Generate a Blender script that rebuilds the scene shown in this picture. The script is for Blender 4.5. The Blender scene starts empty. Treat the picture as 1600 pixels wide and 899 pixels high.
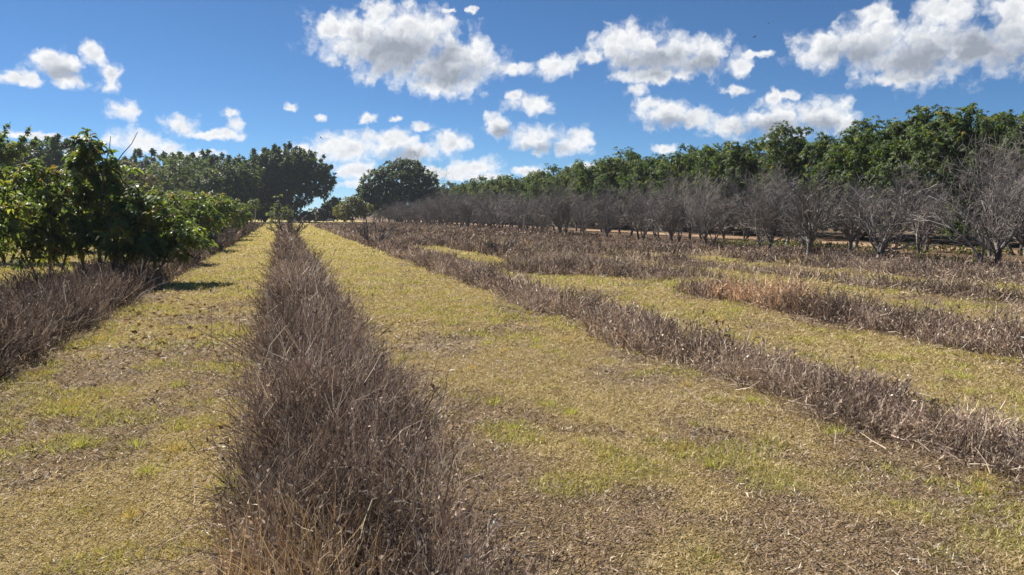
import bpy, math, random
import numpy as np

R = np.random.default_rng(11)
C = bpy.context.scene.collection
SC = bpy.context.scene
RAD = math.radians

# ------------------------------------------------------------------ noise
def _hash(ix, iy, seed):
    h = (ix.astype(np.int64) * 374761393 + iy.astype(np.int64) * 668265263 + seed * 974711) & 0x7fffffff
    h = ((h ^ (h >> 13)) * 1274126177) & 0x7fffffff
    return ((h ^ (h >> 16)) & 0xffff) / 65535.0

def vnoise(x, y, seed):
    x = np.asarray(x, float); y = np.asarray(y, float)
    ix, iy = np.floor(x), np.floor(y)
    fx, fy = x - ix, y - iy
    fx = fx * fx * (3 - 2 * fx); fy = fy * fy * (3 - 2 * fy)
    a = _hash(ix, iy, seed); b = _hash(ix + 1, iy, seed)
    c = _hash(ix, iy + 1, seed); d = _hash(ix + 1, iy + 1, seed)
    return (a * (1 - fx) + b * fx) * (1 - fy) + (c * (1 - fx) + d * fx) * fy

def fbm(x, y, seed, octv=4):
    s = 0.0; amp = 0.5; tot = 0.0
    for o in range(octv):
        s = s + amp * vnoise(x * 2 ** o + 17.3 * o, y * 2 ** o - 9.1 * o, seed + o)
        tot += amp; amp *= 0.5
    return s / tot

def sst(a, b, x):
    t = np.clip((x - a) / (b - a), 0, 1)
    return t * t * (3 - 2 * t)

def box(x, a, b, s=0.18):
    return sst(a - s, a + s, x) * (1 - sst(b - s, b + s, x))

def nrm(v):
    return v / np.maximum(np.linalg.norm(v, axis=-1, keepdims=True), 1e-9)

# ------------------------------------------------------------------ mesh accumulation
class Geo:
    """vertices + per-vertex albedo tint, triangles and quads, all numpy"""
    def __init__(self):
        self.v = []; self.c = []; self.t = []; self.q = []; self.n = 0
    def add(self, v, c, tris=None, quads=None):
        v = np.asarray(v, np.float32).reshape(-1, 3)
        c = np.asarray(c, np.float32)
        if c.ndim == 1: c = np.broadcast_to(c, (len(v), 3))
        self.v.append(v); self.c.append(c.reshape(-1, 3))
        if tris is not None and len(tris): self.t.append(np.asarray(tris, np.int64).reshape(-1, 3) + self.n)
        if quads is not None and len(quads): self.q.append(np.asarray(quads, np.int64).reshape(-1, 4) + self.n)
        self.n += len(v)
    def mesh(self, name, mat, smooth=False):
        me = bpy.data.meshes.new(name)
        v = np.concatenate(self.v); c = np.concatenate(self.c)
        t = np.concatenate(self.t) if self.t else np.zeros((0, 3), np.int64)
        q = np.concatenate(self.q) if self.q else np.zeros((0, 4), np.int64)
        loops = np.concatenate([t.ravel(), q.ravel()]).astype(np.int32)
        starts = np.concatenate([np.arange(len(t)) * 3, len(t) * 3 + np.arange(len(q)) * 4]).astype(np.int32)
        me.vertices.add(len(v)); me.vertices.foreach_set('co', v.ravel())
        me.loops.add(len(loops)); me.loops.foreach_set('vertex_index', loops)
        me.polygons.add(len(starts)); me.polygons.foreach_set('loop_start', starts)
        me.polygons.foreach_set('use_smooth', np.full(len(starts), smooth))
        at = me.attributes.new('tint', 'FLOAT_COLOR', 'POINT')
        at.data.foreach_set('color', np.concatenate([c, np.ones((len(c), 1), np.float32)], 1).ravel())
        me.update(calc_edges=True)
        me.materials.append(mat)
        return me
    def obj(self, name, mat, parent=None, smooth=False):
        o = bpy.data.objects.new(name, self.mesh(name, mat, smooth))
        C.objects.link(o)
        if parent: o.parent = parent
        return o

def tubes(g, P, rad, col, sides=4):
    """P (n,k,3) polylines, rad (n,k), col (n,3)"""
    n, k, _ = P.shape
    ax = nrm(P[:, -1] - P[:, 0])
    ref = np.where(np.abs(ax[:, 2:3]) > 0.8, np.array([[1., 0, 0]]), np.array([[0., 0, 1]]))
    u = nrm(np.cross(ax, ref)); w = np.cross(ax, u)
    a = np.arange(sides) * 2 * math.pi / sides
    ring = u[:, None, :] * np.cos(a)[None, :, None] + w[:, None, :] * np.sin(a)[None, :, None]
    v = P[:, :, None, :] + rad[:, :, None, None] * ring[:, None, :, :]
    idx = np.arange(n * k * sides).reshape(n, k, sides)
    A = idx[:, :-1, :]; B = np.roll(idx, -1, 2)[:, :-1, :]
    D = idx[:, 1:, :]; E = np.roll(idx, -1, 2)[:, 1:, :]
    q = np.stack([A, B, E, D], -1).reshape(-1, 4)
    g.add(v, np.repeat(col, k * sides, 0), quads=q)

def ribbons(g, P, W, side, col, tipcol=None):
    """P (n,k,3), W (n,k) half widths, side (n,3), col (n,3)"""
    n, k, _ = P.shape
    off = W[:, :, None] * side[:, None, :]
    v = np.stack([P - off, P + off], 2)
    idx = np.arange(n * k * 2).reshape(n, k, 2)
    q = np.stack([idx[:, :-1, 0], idx[:, :-1, 1], idx[:, 1:, 1], idx[:, 1:, 0]], -1).reshape(-1, 4)
    cc = np.repeat(col[:, None, :], k, 1)
    if tipcol is not None:
        f = np.linspace(0, 1, k)[None, :, None]
        cc = cc * (1 - f) + tipcol[:, None, :] * f
    g.add(v, np.repeat(cc, 2, 1).reshape(-1, 3) if False else np.repeat(cc.reshape(-1, 3), 2, 0), quads=q)

def blades(g, base, d, L, W, col):
    """single-triangle blades: base (n,3), d (n,3) unit, L (n), W (n)"""
    n = len(base)
    s = nrm(np.cross(d, R.normal(size=(n, 3))))
    v = np.stack([base - s * W[:, None], base + s * W[:, None], base + d * L[:, None]], 1)
    g.add(v, np.repeat(col, 3, 0), tris=np.arange(n * 3).reshape(n, 3))

def flakes(g, ctr, d, L, W, col, fold=0.25):
    """folded diamond leaves: ctr = leaf base (n,3), d direction (n,3)"""
    n = len(ctr)
    s = nrm(np.cross(d, R.normal(size=(n, 3)))); up = np.cross(s, d)
    mid = ctr + d * (L * 0.45)[:, None] + up * (W * fold)[:, None]
    v = np.stack([ctr, mid - s * W[:, None], ctr + d * L[:, None], mid + s * W[:, None]], 1)
    i = np.arange(n * 4).reshape(n, 4)
    g.add(v, np.repeat(col, 4, 0), tris=np.concatenate([i[:, [0, 1, 2]], i[:, [0, 2, 3]]]))

def leaves(g, base, d, nup, L, W, col, droop=0.3):
    """six-point arched leaf blades with a midrib fold; d direction, nup upper-face normal"""
    n = len(base)
    s = nrm(np.cross(d, nup)); up = np.cross(s, d)
    dn = np.array([0, 0, -1.0])
    p1 = base + d * (L * .36)[:, None] + dn * (L * droop * .10)[:, None]
    p2 = base + d * (L * .70)[:, None] + dn * (L * droop * .38)[:, None]
    tp = base + d * L[:, None] + dn * (L * droop)[:, None]
    lift = up * (W * .35)[:, None]
    v = np.stack([base, p1 - s * W[:, None] + lift, p1 + s * W[:, None] + lift, p1,
                  p2 - s * (W * .8)[:, None] + lift, p2 + s * (W * .8)[:, None] + lift, p2, tp], 1)
    i = np.arange(n * 8).reshape(n, 8)
    t = [i[:, [0, 3, 1]], i[:, [0, 2, 3]], i[:, [4, 6, 7]], i[:, [6, 5, 7]]]
    q = [i[:, [1, 3, 6, 4]], i[:, [3, 2, 5, 6]]]
    g.add(v, np.repeat(col, 8, 0), tris=np.concatenate(t), quads=np.concatenate(q))

def grow(start, d, length, k, wob, up):
    n = len(start)
    pts = [start]; p = start; d = nrm(d)
    for i in range(k - 1):
        d = nrm(d + wob * R.normal(size=(n, 3)) + up * np.array([0, 0, 1.0]))
        p = p + d * (length / (k - 1))[:, None]
        pts.append(p)
    return np.stack(pts, 1)

def shoots(P, per, t0, t1, amin, amax, outw=None):
    """points and directions for side branches along polylines P"""
    n, k, _ = P.shape
    idx = np.repeat(np.arange(n), per); m = len(idx)
    t = R.uniform(t0, t1, m) * (k - 1)
    i = np.minimum(t.astype(int), k - 2); f = (t - i)[:, None]
    a, b = P[idx, i], P[idx, i + 1]
    st = a * (1 - f) + b * f
    tan = nrm(b - a)
    per_ = nrm(np.cross(tan, R.normal(size=(m, 3))))
    ang = R.uniform(amin, amax, m)[:, None]
    return st, nrm(tan * np.cos(ang) + per_ * np.sin(ang)), idx, t / (k - 1)

def taper(r0, r1, k):
    return r0[:, None] + (r1 - r0)[:, None] * np.linspace(0, 1, k)[None, :]

def pick(n, cols, wts, jit=0.18):
    cols = np.array(cols, float); w = np.array(wts, float); w /= w.sum()
    c = cols[R.choice(len(cols), n, p=w)]
    return np.clip(c * (1 + jit * R.normal(size=(n, 1))) , 0.01, 0.85)

# ------------------------------------------------------------------ objects, labels
def tag(o, label, cat=None, group=None, kind=None):
    o['label'] = label
    if cat: o['category'] = cat
    if group: o['group'] = group
    if kind: o['kind'] = kind
    return o

def thing(name, label, cat, loc=(0, 0, 0), rz=0.0, group=None, scale=None):
    o = bpy.data.objects.new(name, None); C.objects.link(o)
    o.empty_display_size = 0.3
    o.location = loc; o.rotation_euler = (0, 0, rz)
    if scale: o.scale = scale
    return tag(o, label, cat, group)

def part(name, me, parent):
    o = bpy.data.objects.new(name, me); C.objects.link(o); o.parent = parent
    return o

def dup(root, loc, rz, scale, label, group=None):
    r = root.copy(); C.objects.link(r)
    r.location = loc; r.rotation_euler = (0, 0, rz); r.scale = scale
    r['label'] = label
    if group: r['group'] = group
    for ch in root.children:
        c = ch.copy(); C.objects.link(c); c.parent = r
        for gch in ch.children:
            d = gch.copy(); C.objects.link(d); d.parent = c
    return r

# ------------------------------------------------------------------ materials
def new_mat(name):
    m = bpy.data.materials.new(name); m.use_nodes = True
    nt = m.node_tree
    return m, nt, nt.nodes, nt.links, nt.nodes['Principled BSDF'], nt.nodes['Material Output']

def leafy(name, rough=0.4, spec=0.5, trans=0.35, tcol=(1.25, 1.3, 0.45), bump=0.0):
    m, nt, N, L, b, out = new_mat(name)
    at = N.new('ShaderNodeAttribute'); at.attribute_name = 'tint'
    b.inputs['Roughness'].default_value = rough
    b.inputs['Specular IOR Level'].default_value = spec
    nz = N.new('ShaderNodeTexNoise'); nz.inputs['Scale'].default_value = 9.0; nz.inputs['Detail'].default_value = 3
    co = N.new('ShaderNodeNewGeometry'); L.new(co.outputs['Position'], nz.inputs['Vector'])
    mr = N.new('ShaderNodeMapRange'); mr.inputs['To Min'].default_value = 0.78; mr.inputs['To Max'].default_value = 1.22
    L.new(nz.outputs['Fac'], mr.inputs['Value'])
    mul = N.new('ShaderNodeVectorMath'); mul.operation = 'SCALE'
    L.new(at.outputs['Color'], mul.inputs[0]); L.new(mr.outputs['Result'], mul.inputs['Scale'])
    L.new(mul.outputs['Vector'], b.inputs['Base Color'])
    if trans > 0:
        tr = N.new('ShaderNodeBsdfTranslucent')
        tm = N.new('ShaderNodeVectorMath'); tm.operation = 'MULTIPLY'; tm.inputs[1].default_value = tcol
        L.new(mul.outputs['Vector'], tm.inputs[0]); L.new(tm.outputs['Vector'], tr.inputs['Color'])
        mx = N.new('ShaderNodeMixShader'); mx.inputs[0].default_value = trans
        L.new(b.outputs[0], mx.inputs[1]); L.new(tr.outputs[0], mx.inputs[2]); L.new(mx.outputs[0], out.inputs[0])
    return m

def barky(name, scale=14.0, rough=0.9):
    m, nt, N, L, b, out = new_mat(name)
    at = N.new('ShaderNodeAttribute'); at.attribute_name = 'tint'
    co = N.new('ShaderNodeTexCoord')
    mp = N.new('ShaderNodeMapping'); mp.inputs['Scale'].default_value = (1, 1, 0.35)
    L.new(co.outputs['Object'], mp.inputs['Vector'])
    nz = N.new('ShaderNodeTexNoise'); nz.inputs['Scale'].default_value = scale; nz.inputs['Detail'].default_value = 6
    nz.inputs['Roughness'].default_value = 0.65
    L.new(mp.outputs['Vector'], nz.inputs['Vector'])
    mr = N.new('ShaderNodeMapRange'); mr.inputs['From Min'].default_value = 0.3; mr.inputs['From Max'].default_value = 0.7
    mr.inputs['To Min'].default_value = 0.6; mr.inputs['To Max'].default_value = 1.35
    L.new(nz.outputs['Fac'], mr.inputs['Value'])
    mul = N.new('ShaderNodeVectorMath'); mul.operation = 'SCALE'
    L.new(at.outputs['Color'], mul.inputs[0]); L.new(mr.outputs['Result'], mul.inputs['Scale'])
    L.new(mul.outputs['Vector'], b.inputs['Base Color'])
    b.inputs['Roughness'].default_value = rough; b.inputs['Specular IOR Level'].default_value = 0.2
    bp = N.new('ShaderNodeBump'); bp.inputs['Strength'].default_value = 0.6; bp.inputs['Distance'].default_value = 0.02
    L.new(nz.outputs['Fac'], bp.inputs['Height']); L.new(bp.outputs['Normal'], b.inputs['Normal'])
    return m

M_LEAF = leafy('glossy_leaf', 0.46, 0.36, 0.50)
M_FARLEAF = leafy('tree_leaf', 0.48, 0.4, 0.42)
M_DRY = leafy('dry_stem', 0.75, 0.22, 0.15, (1.1, 1.0, 0.88))
M_GRASS = leafy('grass_blade', 0.6, 0.3, 0.30, (1.1, 1.1, 0.7))
M_BARK = barky('grey_bark')
M_TWIG = leafy('dead_twig', 0.85, 0.2, 0.0)

def soil_material(name):
    m, nt, N, L, b, out = new_mat(name)
    at = N.new('ShaderNodeAttribute'); at.attribute_name = 'tint'
    co = N.new('ShaderNodeTexCoord')
    n1 = N.new('ShaderNodeTexNoise'); n1.inputs['Scale'].default_value = 38; n1.inputs['Detail'].default_value = 8; n1.inputs['Roughness'].default_value = 0.75
    n2 = N.new('ShaderNodeTexVoronoi'); n2.inputs['Scale'].default_value = 60; n2.feature = 'F1'
    n3 = N.new('ShaderNodeTexNoise'); n3.inputs['Scale'].default_value = 2.2; n3.inputs['Detail'].default_value = 6
    for n in (n1, n2, n3): L.new(co.outputs['Object'], n.inputs['Vector'])
    mr = N.new('ShaderNodeMapRange'); mr.inputs['From Min'].default_value = 0.3; mr.inputs['From Max'].default_value = 0.72
    mr.inputs['To Min'].default_value = 0.45; mr.inputs['To Max'].default_value = 1.45
    L.new(n1.outputs['Fac'], mr.inputs['Value'])
    m3 = N.new('ShaderNodeMapRange'); m3.inputs['From Min'].default_value = 0.3; m3.inputs['From Max'].default_value = 0.7
    m3.inputs['To Min'].default_value = 0.8; m3.inputs['To Max'].default_value = 1.2
    L.new(n3.outputs['Fac'], m3.inputs['Value'])
    mm = N.new('ShaderNodeMath'); mm.operation = 'MULTIPLY'
    L.new(mr.outputs[0], mm.inputs[0]); L.new(m3.outputs[0], mm.inputs[1])
    mul = N.new('ShaderNodeVectorMath'); mul.operation = 'SCALE'
    L.new(at.outputs['Color'], mul.inputs[0]); L.new(mm.outputs[0], mul.inputs['Scale'])
    L.new(mul.outputs['Vector'], b.inputs['Base Color'])
    b.inputs['Roughness'].default_value = 0.95; b.inputs['Specular IOR Level'].default_value = 0.1
    ad = N.new('ShaderNodeMath'); ad.operation = 'ADD'
    L.new(n1.outputs['Fac'], ad.inputs[0]); L.new(n2.outputs['Distance'], ad.inputs[1])
    bp = N.new('ShaderNodeBump'); bp.inputs['Strength'].default_value = 0.9; bp.inputs['Distance'].default_value = 0.03
    L.new(ad.outputs[0], bp.inputs['Height']); L.new(bp.outputs['Normal'], b.inputs['Normal'])
    return m
M_SOIL = soil_material('dry_soil')

def plain(name, col, rough=0.6):
    m, nt, N, L, b, out = new_mat(name)
    nz = N.new('ShaderNodeTexNoise'); nz.inputs['Scale'].default_value = 3; nz.inputs['Detail'].default_value = 6
    rp = N.new('ShaderNodeValToRGB')
    rp.color_ramp.elements[0].color = (*[c * .75 for c in col], 1); rp.color_ramp.elements[1].color = (*[min(c * 1.15, .9) for c in col], 1)
    L.new(nz.outputs['Fac'], rp.inputs[0]); L.new(rp.outputs[0], b.inputs['Base Color'])
    b.inputs['Roughness'].default_value = rough
    return m

# ------------------------------------------------------------------ camera
YAW, PITCH, CAMH, F = 16.6, 5.45, 1.6, 1200.0
cam = bpy.data.cameras.new('camera'); cam.lens = 36 * F / 1600; cam.sensor_width = 36; cam.clip_end = 6000; cam.clip_start = 0.05
co = bpy.data.objects.new('camera', cam); C.objects.link(co)
co.location = (0, 0, CAMH); co.rotation_euler = (RAD(90 - PITCH), 0, RAD(-YAW))
SC.camera = co

# ------------------------------------------------------------------ sun and sky
SUN_AZ, SUN_EL = -34.0, 46.0            # azimuth from +Y towards +X
sd = bpy.data.lights.new('sun', 'SUN'); sd.energy = 5.0; sd.angle = RAD(0.53); sd.color = (1.0, 0.94, 0.85)
so = bpy.data.objects.new('sun', sd); C.objects.link(so)
so.location = (-40, 60, 80); so.rotation_euler = (RAD(90 - SUN_EL), 0, RAD(180 - SUN_AZ))

PUFFS = [
    (5.6,12.3,3.80,2.12), (8.7,11.6,5.02,2.59), (11.9,10.8,4.17,2.19), (14.0,11.1,1.68,2.19), (9.2,13.2,4.11,1.70), (11.5,9.3,3.71,0.98), (3.8,12.9,1.99,1.47),
    (7.0,14.0,1.80,0.92), (-15.5,8.4,1.51,0.61), (-13.6,9.2,1.46,1.24), (-11.3,10.0,0.87,1.02), (-10.4,8.8,0.70,1.12), (-12.8,8.4,1.35,0.59), (-13.9,9.7,0.69,0.77),
    (-10.1,6.8,1.42,0.65), (-6.3,5.8,1.68,0.76), (-4.1,5.4,1.98,0.39), (-2.9,6.1,0.67,0.69), (-3.2,6.9,0.66,0.43), (-15.0,4.9,2.05,0.28), (-13.3,4.3,1.06,0.32),
    (-9.1,4.8,1.84,1.00), (-6.6,4.0,1.59,0.60), (0.8,7.5,0.48,0.35), (2.8,6.8,0.44,0.27), (6.2,6.8,0.68,0.45), (8.2,6.9,0.55,0.32), (10.0,6.3,1.02,0.36),
    (4.5,4.7,3.60,1.18), (7.7,5.1,1.84,1.00), (0.1,4.2,2.17,0.40), (9.8,4.5,2.23,0.92), (11.9,5.1,1.54,0.92), (13.8,3.4,2.36,0.93), (11.4,3.1,4.21,0.56),
    (5.4,3.1,2.73,0.73), (18.2,8.0,1.87,0.81), (16.6,8.6,0.66,0.40), (15.6,6.5,1.22,1.10), (18.5,5.5,2.26,1.10), (21.1,5.4,1.68,1.10), (25.2,11.8,3.19,1.72),
    (27.6,11.2,3.36,1.81), (30.3,10.9,2.55,1.62), (32.5,10.2,1.21,0.77), (19.9,10.6,1.77,0.88), (16.8,10.5,1.12,0.57), (33.8,10.9,1.28,0.29), (26.8,9.8,4.07,0.57),
    (22.4,11.1,1.66,0.52), (24.0,12.4,1.83,1.11), (25.7,8.9,0.91,0.53), (27.5,7.2,2.17,1.25), (29.8,6.8,1.51,0.80), (32.6,8.6,1.21,0.35), (26.6,8.0,1.18,0.71),
    (32.2,6.1,2.62,0.88), (35.2,6.3,2.95,1.39), (38.1,6.6,2.44,1.44), (35.2,8.1,0.59,0.68), (39.3,6.2,1.52,0.84), (38.1,11.0,2.50,1.47), (41.1,11.0,3.08,2.24),
    (44.1,10.3,3.67,2.20), (46.9,10.5,3.47,2.21), (49.3,10.6,2.64,2.22), (42.7,8.8,3.02,0.64), (45.4,12.5,2.85,1.13), (49.2,12.4,2.30,1.09), (41.4,12.9,1.38,0.70),
    (27.8,4.8,1.27,0.41), (18.0,3.1,1.42,0.51), (29.6,3.4,1.79,0.36), (7.3,5.5,3.21,0.64), (1.4,4.5,1.32,0.63), (14.0,2.7,3.30,0.47), (8.1,2.1,4.16,0.46),
    (19.4,2.5,1.89,0.42), (22.3,3.4,1.40,0.42), (36.0,8.1,0.58,0.34), (-7.0,4.3,1.11,0.51), (-4.6,4.2,0.98,0.22), (-12.6,4.9,0.86,0.32), (12.0,14.3,0.92,0.21),
    (13.6,14.5,0.37,0.29), (52.8,9.5,2.73,2.16), (55.8,7.7,2.25,1.40), (-18.5,7.8,1.57,0.59),
]
CORES = [
    (8.3,11.3,4.33,1.82), (12.2,10.0,3.48,1.15), (11.5,11.2,1.85,1.31), (26.8,10.7,3.84,1.13), (30.3,10.4,1.76,0.86), (40.3,10.4,2.73,1.21), (44.1,9.8,3.30,1.42),
    (47.3,10.3,2.76,1.60), (49.7,9.4,1.97,1.34), (35.2,5.8,3.38,0.87), (38.1,5.9,2.04,0.77), (28.0,6.4,2.03,0.67), (19.0,4.8,2.12,0.46), (-13.3,8.7,1.40,0.54),
    (15.9,6.0,0.94,0.46), (8.6,4.2,1.85,0.74),
]


W = bpy.data.worlds.new('World'); SC.world = W; W.use_nodes = True
nt = W.node_tree; N = nt.nodes; L = nt.links
for n in list(N): N.remove(n)
out = N.new('ShaderNodeOutputWorld')
sky = N.new('ShaderNodeTexSky'); sky.sky_type = 'NISHITA'; sky.sun_disc = False
sky.sun_elevation = RAD(SUN_EL); sky.sun_rotation = RAD(SUN_AZ)
sky.air_density = 0.6; sky.dust_density = 0.0; sky.ozone_density = 9.0; sky.altitude = 0
bg = N.new('ShaderNodeBackground'); bg.inputs['Strength'].default_value = 0.05
hs = N.new('ShaderNodeHueSaturation'); hs.inputs['Saturation'].default_value = 1.0
L.new(sky.outputs[0], hs.inputs['Color']); tnt = N.new('ShaderNodeVectorMath'); tnt.operation = 'MULTIPLY'; tnt.inputs[1].default_value = (0.86, 1.03, 1.02)
L.new(hs.outputs[0], tnt.inputs[0]); L.new(tnt.outputs[0], bg.inputs['Color'])
def math_(op, a, b=None, c=None, clamp=False):
    n = N.new('ShaderNodeMath'); n.operation = op; n.use_clamp = clamp
    for i, x in enumerate((a, b, c)):
        if x is None: continue
        if isinstance(x, (int, float)): n.inputs[i].default_value = x
        else: L.new(x, n.inputs[i])
    return n.outputs[0]
def vec_(op, a, b=None, c=None):
    n = N.new('ShaderNodeVectorMath'); n.operation = op
    for i, x in enumerate((a, b, c)):
        if x is None: continue
        if isinstance(x, tuple): n.inputs[i].default_value = x
        else: L.new(x, n.inputs[i])
    return n.outputs['Value'] if op == 'LENGTH' else n.outputs['Vector']
def noise_(v, scale, detail, rough, dim='2D', color=False):
    n = N.new('ShaderNodeTexNoise'); n.noise_dimensions = dim
    n.inputs['Scale'].default_value = scale; n.inputs['Detail'].default_value = detail; n.inputs['Roughness'].default_value = rough
    L.new(v, n.inputs['Vector'])
    return n.outputs['Color'] if color else n.outputs['Fac']
def range_(v, a, b, c=0.0, d=1.0):
    n = N.new('ShaderNodeMapRange'); n.interpolation_type = 'SMOOTHSTEP'
    for k, x in (('From Min', a), ('From Max', b), ('To Min', c), ('To Max', d)): n.inputs[k].default_value = x
    L.new(v, n.inputs['Value']); return n.outputs[0]
tc = N.new('ShaderNodeTexCoord')
sx = N.new('ShaderNodeSeparateXYZ'); L.new(tc.outputs['Generated'], sx.inputs[0])
az = math_('MULTIPLY', math_('ARCTAN2', sx.outputs[0], sx.outputs[1]), 57.2958)
el = math_('MULTIPLY', math_('ARCSINE', sx.outputs[2]), 57.2958)
cb = N.new('ShaderNodeCombineXYZ'); L.new(az, cb.inputs[0]); L.new(el, cb.inputs[1])
p0 = cb.outputs[0]
wcol = noise_(p0, 0.5, 2.0, 0.5, color=True)
wv = vec_('MULTIPLY', vec_('SUBTRACT', wcol, (0.5, 0.5, 0.5)), (1.1, 0.6, 0.0))
wcol2 = noise_(p0, 2.0, 4.0, 0.52, color=True)
wv2 = vec_('MULTIPLY', vec_('SUBTRACT', wcol2, (0.5, 0.5, 0.5)), (0.50, 0.42, 0.0))
p = vec_('ADD', vec_('ADD', p0, wv), wv2)
def field(lst, k):
    d = None
    for (a, e, ra, re) in lst:
        q = vec_('LENGTH', vec_('MULTIPLY_ADD', p, (1 / ra, 1 / re, 0.0), (-a / ra, -e / re, 0.0)))
        d = q if d is None else math_('SMOOTH_MIN', d, q, k)
    return d
def puffs_(v, scale, detail):
    n = N.new('ShaderNodeTexVoronoi'); n.voronoi_dimensions = '2D'; n.feature = 'F1'
    n.inputs['Scale'].default_value = scale; n.inputs['Detail'].default_value = detail; n.inputs['Roughness'].default_value = 0.5
    L.new(v, n.inputs['Vector']); return n.outputs['Distance']
D = field(PUFFS, 0.25)
K = field(CORES, 0.4)
f1 = noise_(p, 0.8, 6.0, 0.52)
pw = vec_('ADD', p0, vec_('MULTIPLY', vec_('SUBTRACT', wcol2, (0.5, 0.5, 0.5)), (0.9, 0.8, 0.0)))
b1 = puffs_(pw, 0.7, 2.0)
b2 = puffs_(vec_('ADD', pw, (-0.16, 0.30, 0.0)), 0.7, 2.0)       # the same billows a little nearer the sun
dens = math_('ADD', math_('ADD', math_('SUBTRACT', 1.26, D), math_('MULTIPLY', math_('SUBTRACT', f1, 0.5), 1.25)), math_('MULTIPLY', math_('SUBTRACT', 0.42, b1), 0.5))
mask = range_(dens, -0.05, 0.78)
core = math_('ADD', math_('SUBTRACT', 1.25, K), math_('MULTIPLY', math_('SUBTRACT', f1, 0.5), 0.6))
thick = range_(core, -0.05, 1.1)
relief = math_('MULTIPLY', math_('SUBTRACT', b2, b1), 0.36)
inner = range_(dens, 0.35, 1.6, 0.0, 0.36)
shade = math_('SUBTRACT', math_('ADD', math_('MULTIPLY', thick, 0.80), inner), relief, clamp=True)
cr = N.new('ShaderNodeValToRGB'); L.new(shade, cr.inputs[0])
e = cr.color_ramp.elements
e[0].position = 0.0; e[0].color = (0.95, 0.96, 0.97, 1)
e[1].position = 1.0; e[1].color = (0.33, 0.37, 0.44, 1)
m1 = e.new(0.40); m1.color = (0.66, 0.69, 0.74, 1)
m1 = e.new(0.72); m1.color = (0.47, 0.51, 0.58, 1)
cbg = N.new('ShaderNodeBackground'); L.new(cr.outputs[0], cbg.inputs['Color']); cbg.inputs['Strength'].default_value = 0.505
mxs = N.new('ShaderNodeMixShader'); L.new(mask, mxs.inputs[0]); L.new(bg.outputs[0], mxs.inputs[1]); L.new(cbg.outputs[0], mxs.inputs[2])
L.new(mxs.outputs[0], out.inputs[0])
W.cycles.sampling_method = 'NONE'

SC.view_settings.view_transform = 'Standard'; SC.view_settings.look = 'None'
SC.view_settings.exposure = 1.0; SC.view_settings.gamma = 1.0
SC.render.engine = 'CYCLES'
cy = SC.cycles
cy.max_bounces = 5; cy.diffuse_bounces = 3; cy.glossy_bounces = 2; cy.transmission_bounces = 3; cy.transparent_max_bounces = 4
cy.sample_clamp_indirect = 6; cy.caustics_reflective = False; cy.caustics_refractive = False
cy.use_denoising = True; cy.denoiser = 'OPENIMAGEDENOISE'; cy.denoising_input_passes = 'RGB_ALBEDO_NORMAL'; cy.denoising_prefilter = 'ACCURATE'

# ------------------------------------------------------------------ where things grow
def ground_z(x, y):
    near = 1 - sst(16, 24, np.abs(x - 4))
    return (0.10 * (fbm(x * .35, y * .35, 3, 3) - .5) + 0.03 * (fbm(x * 2.1, y * 2.1, 5, 2) - .5)) * near

ROWS = ['left', 'centre', 'right', 'third', 'band', 'fourth']
def row_density(x, y):
    """cover 0..1 of the dead weeds, one array per row"""
    e = 0.55 * (fbm(y * .8, x * .25, 21, 3) - .5)              # wandering row edges
    e2 = 0.9 * (fbm(y * .45, x * .2, 37, 3) - .5)
    clump = fbm(x * 1.1, y * 1.1, 51, 3)
    d = {}
    d['left'] = box(x + e, -4.7, -2.6) * sst(2.0, 3.4, y) * (1 - sst(118, 124, y))
    cw = 0.02 * sst(4, 10, y)
    d['centre'] = box(x + e * .6, -0.20 - cw, 0.84 - .06 * sst(4, 9, y) + cw, .22) * sst(1.7, 2.4, y) * (1 - sst(118, 124, y))
    gaps = 1 - 0.22 * box(y, 5.0, 5.7, .25) * sst(.3, .6, clump)
    d['right'] = box(x + e, 4.0, 4.9 + 0.5 * sst(15, 22, y), .2) * sst(.20, .42, clump + .12 + .2 * sst(11, 16, y)) * gaps * sst(2.6, 3.3, y) * (1 - sst(118, 124, y))
    d['third'] = box(x + e2 * .7, 7.65, 8.85, .2) * sst(4, 5.5, y) * (1 - sst(13.6, 14.6, y + 2 * e2)) * sst(.2, .4, clump + .1)
    lead = 6.0 + 2.2 * (1 - sst(17.5, 20, y))
    slot = box(x + e2, 5.2, 7.6, .3) * box(y + 2 * e2, 22, 38, 1.6)
    slot2 = box(x + e2, 10.0, 11.9, .4) * box(y + 2 * e2, 18, 60, 2)
    d['band'] = box(x + 1.4 * e2, lead - .3, 10.6, .35) * sst(16.2, 18.0, y) * (1 - sst(128, 132, y)) * (1 - slot) * (1 - .85 * slot2)
    tan = box(x + 1.6 * e2, 13.3, 15.2, .5) * (1 - sst(26, 36, y)) * .9 + .55 * sst(.52, .66, fbm(x * .45, y * .3, 58, 3)) * (1 - sst(40, 60, y))
    tan = np.clip(tan, 0, .95)
    d['fourth'] = box(x + 1.3 * e2, 12.1 - .6 * sst(17, 22, y), 22.0, .5) * sst(5, 7, y) * (1 - sst(136, 142, y)) * (1 - tan) * (.55 + .45 * sst(.3, .5, clump)) * (1 - .6 * slot2)
    return d

def cover(x, y):
    d = row_density(x, y)
    return np.clip(sum(d.values()), 0, 1)

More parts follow.
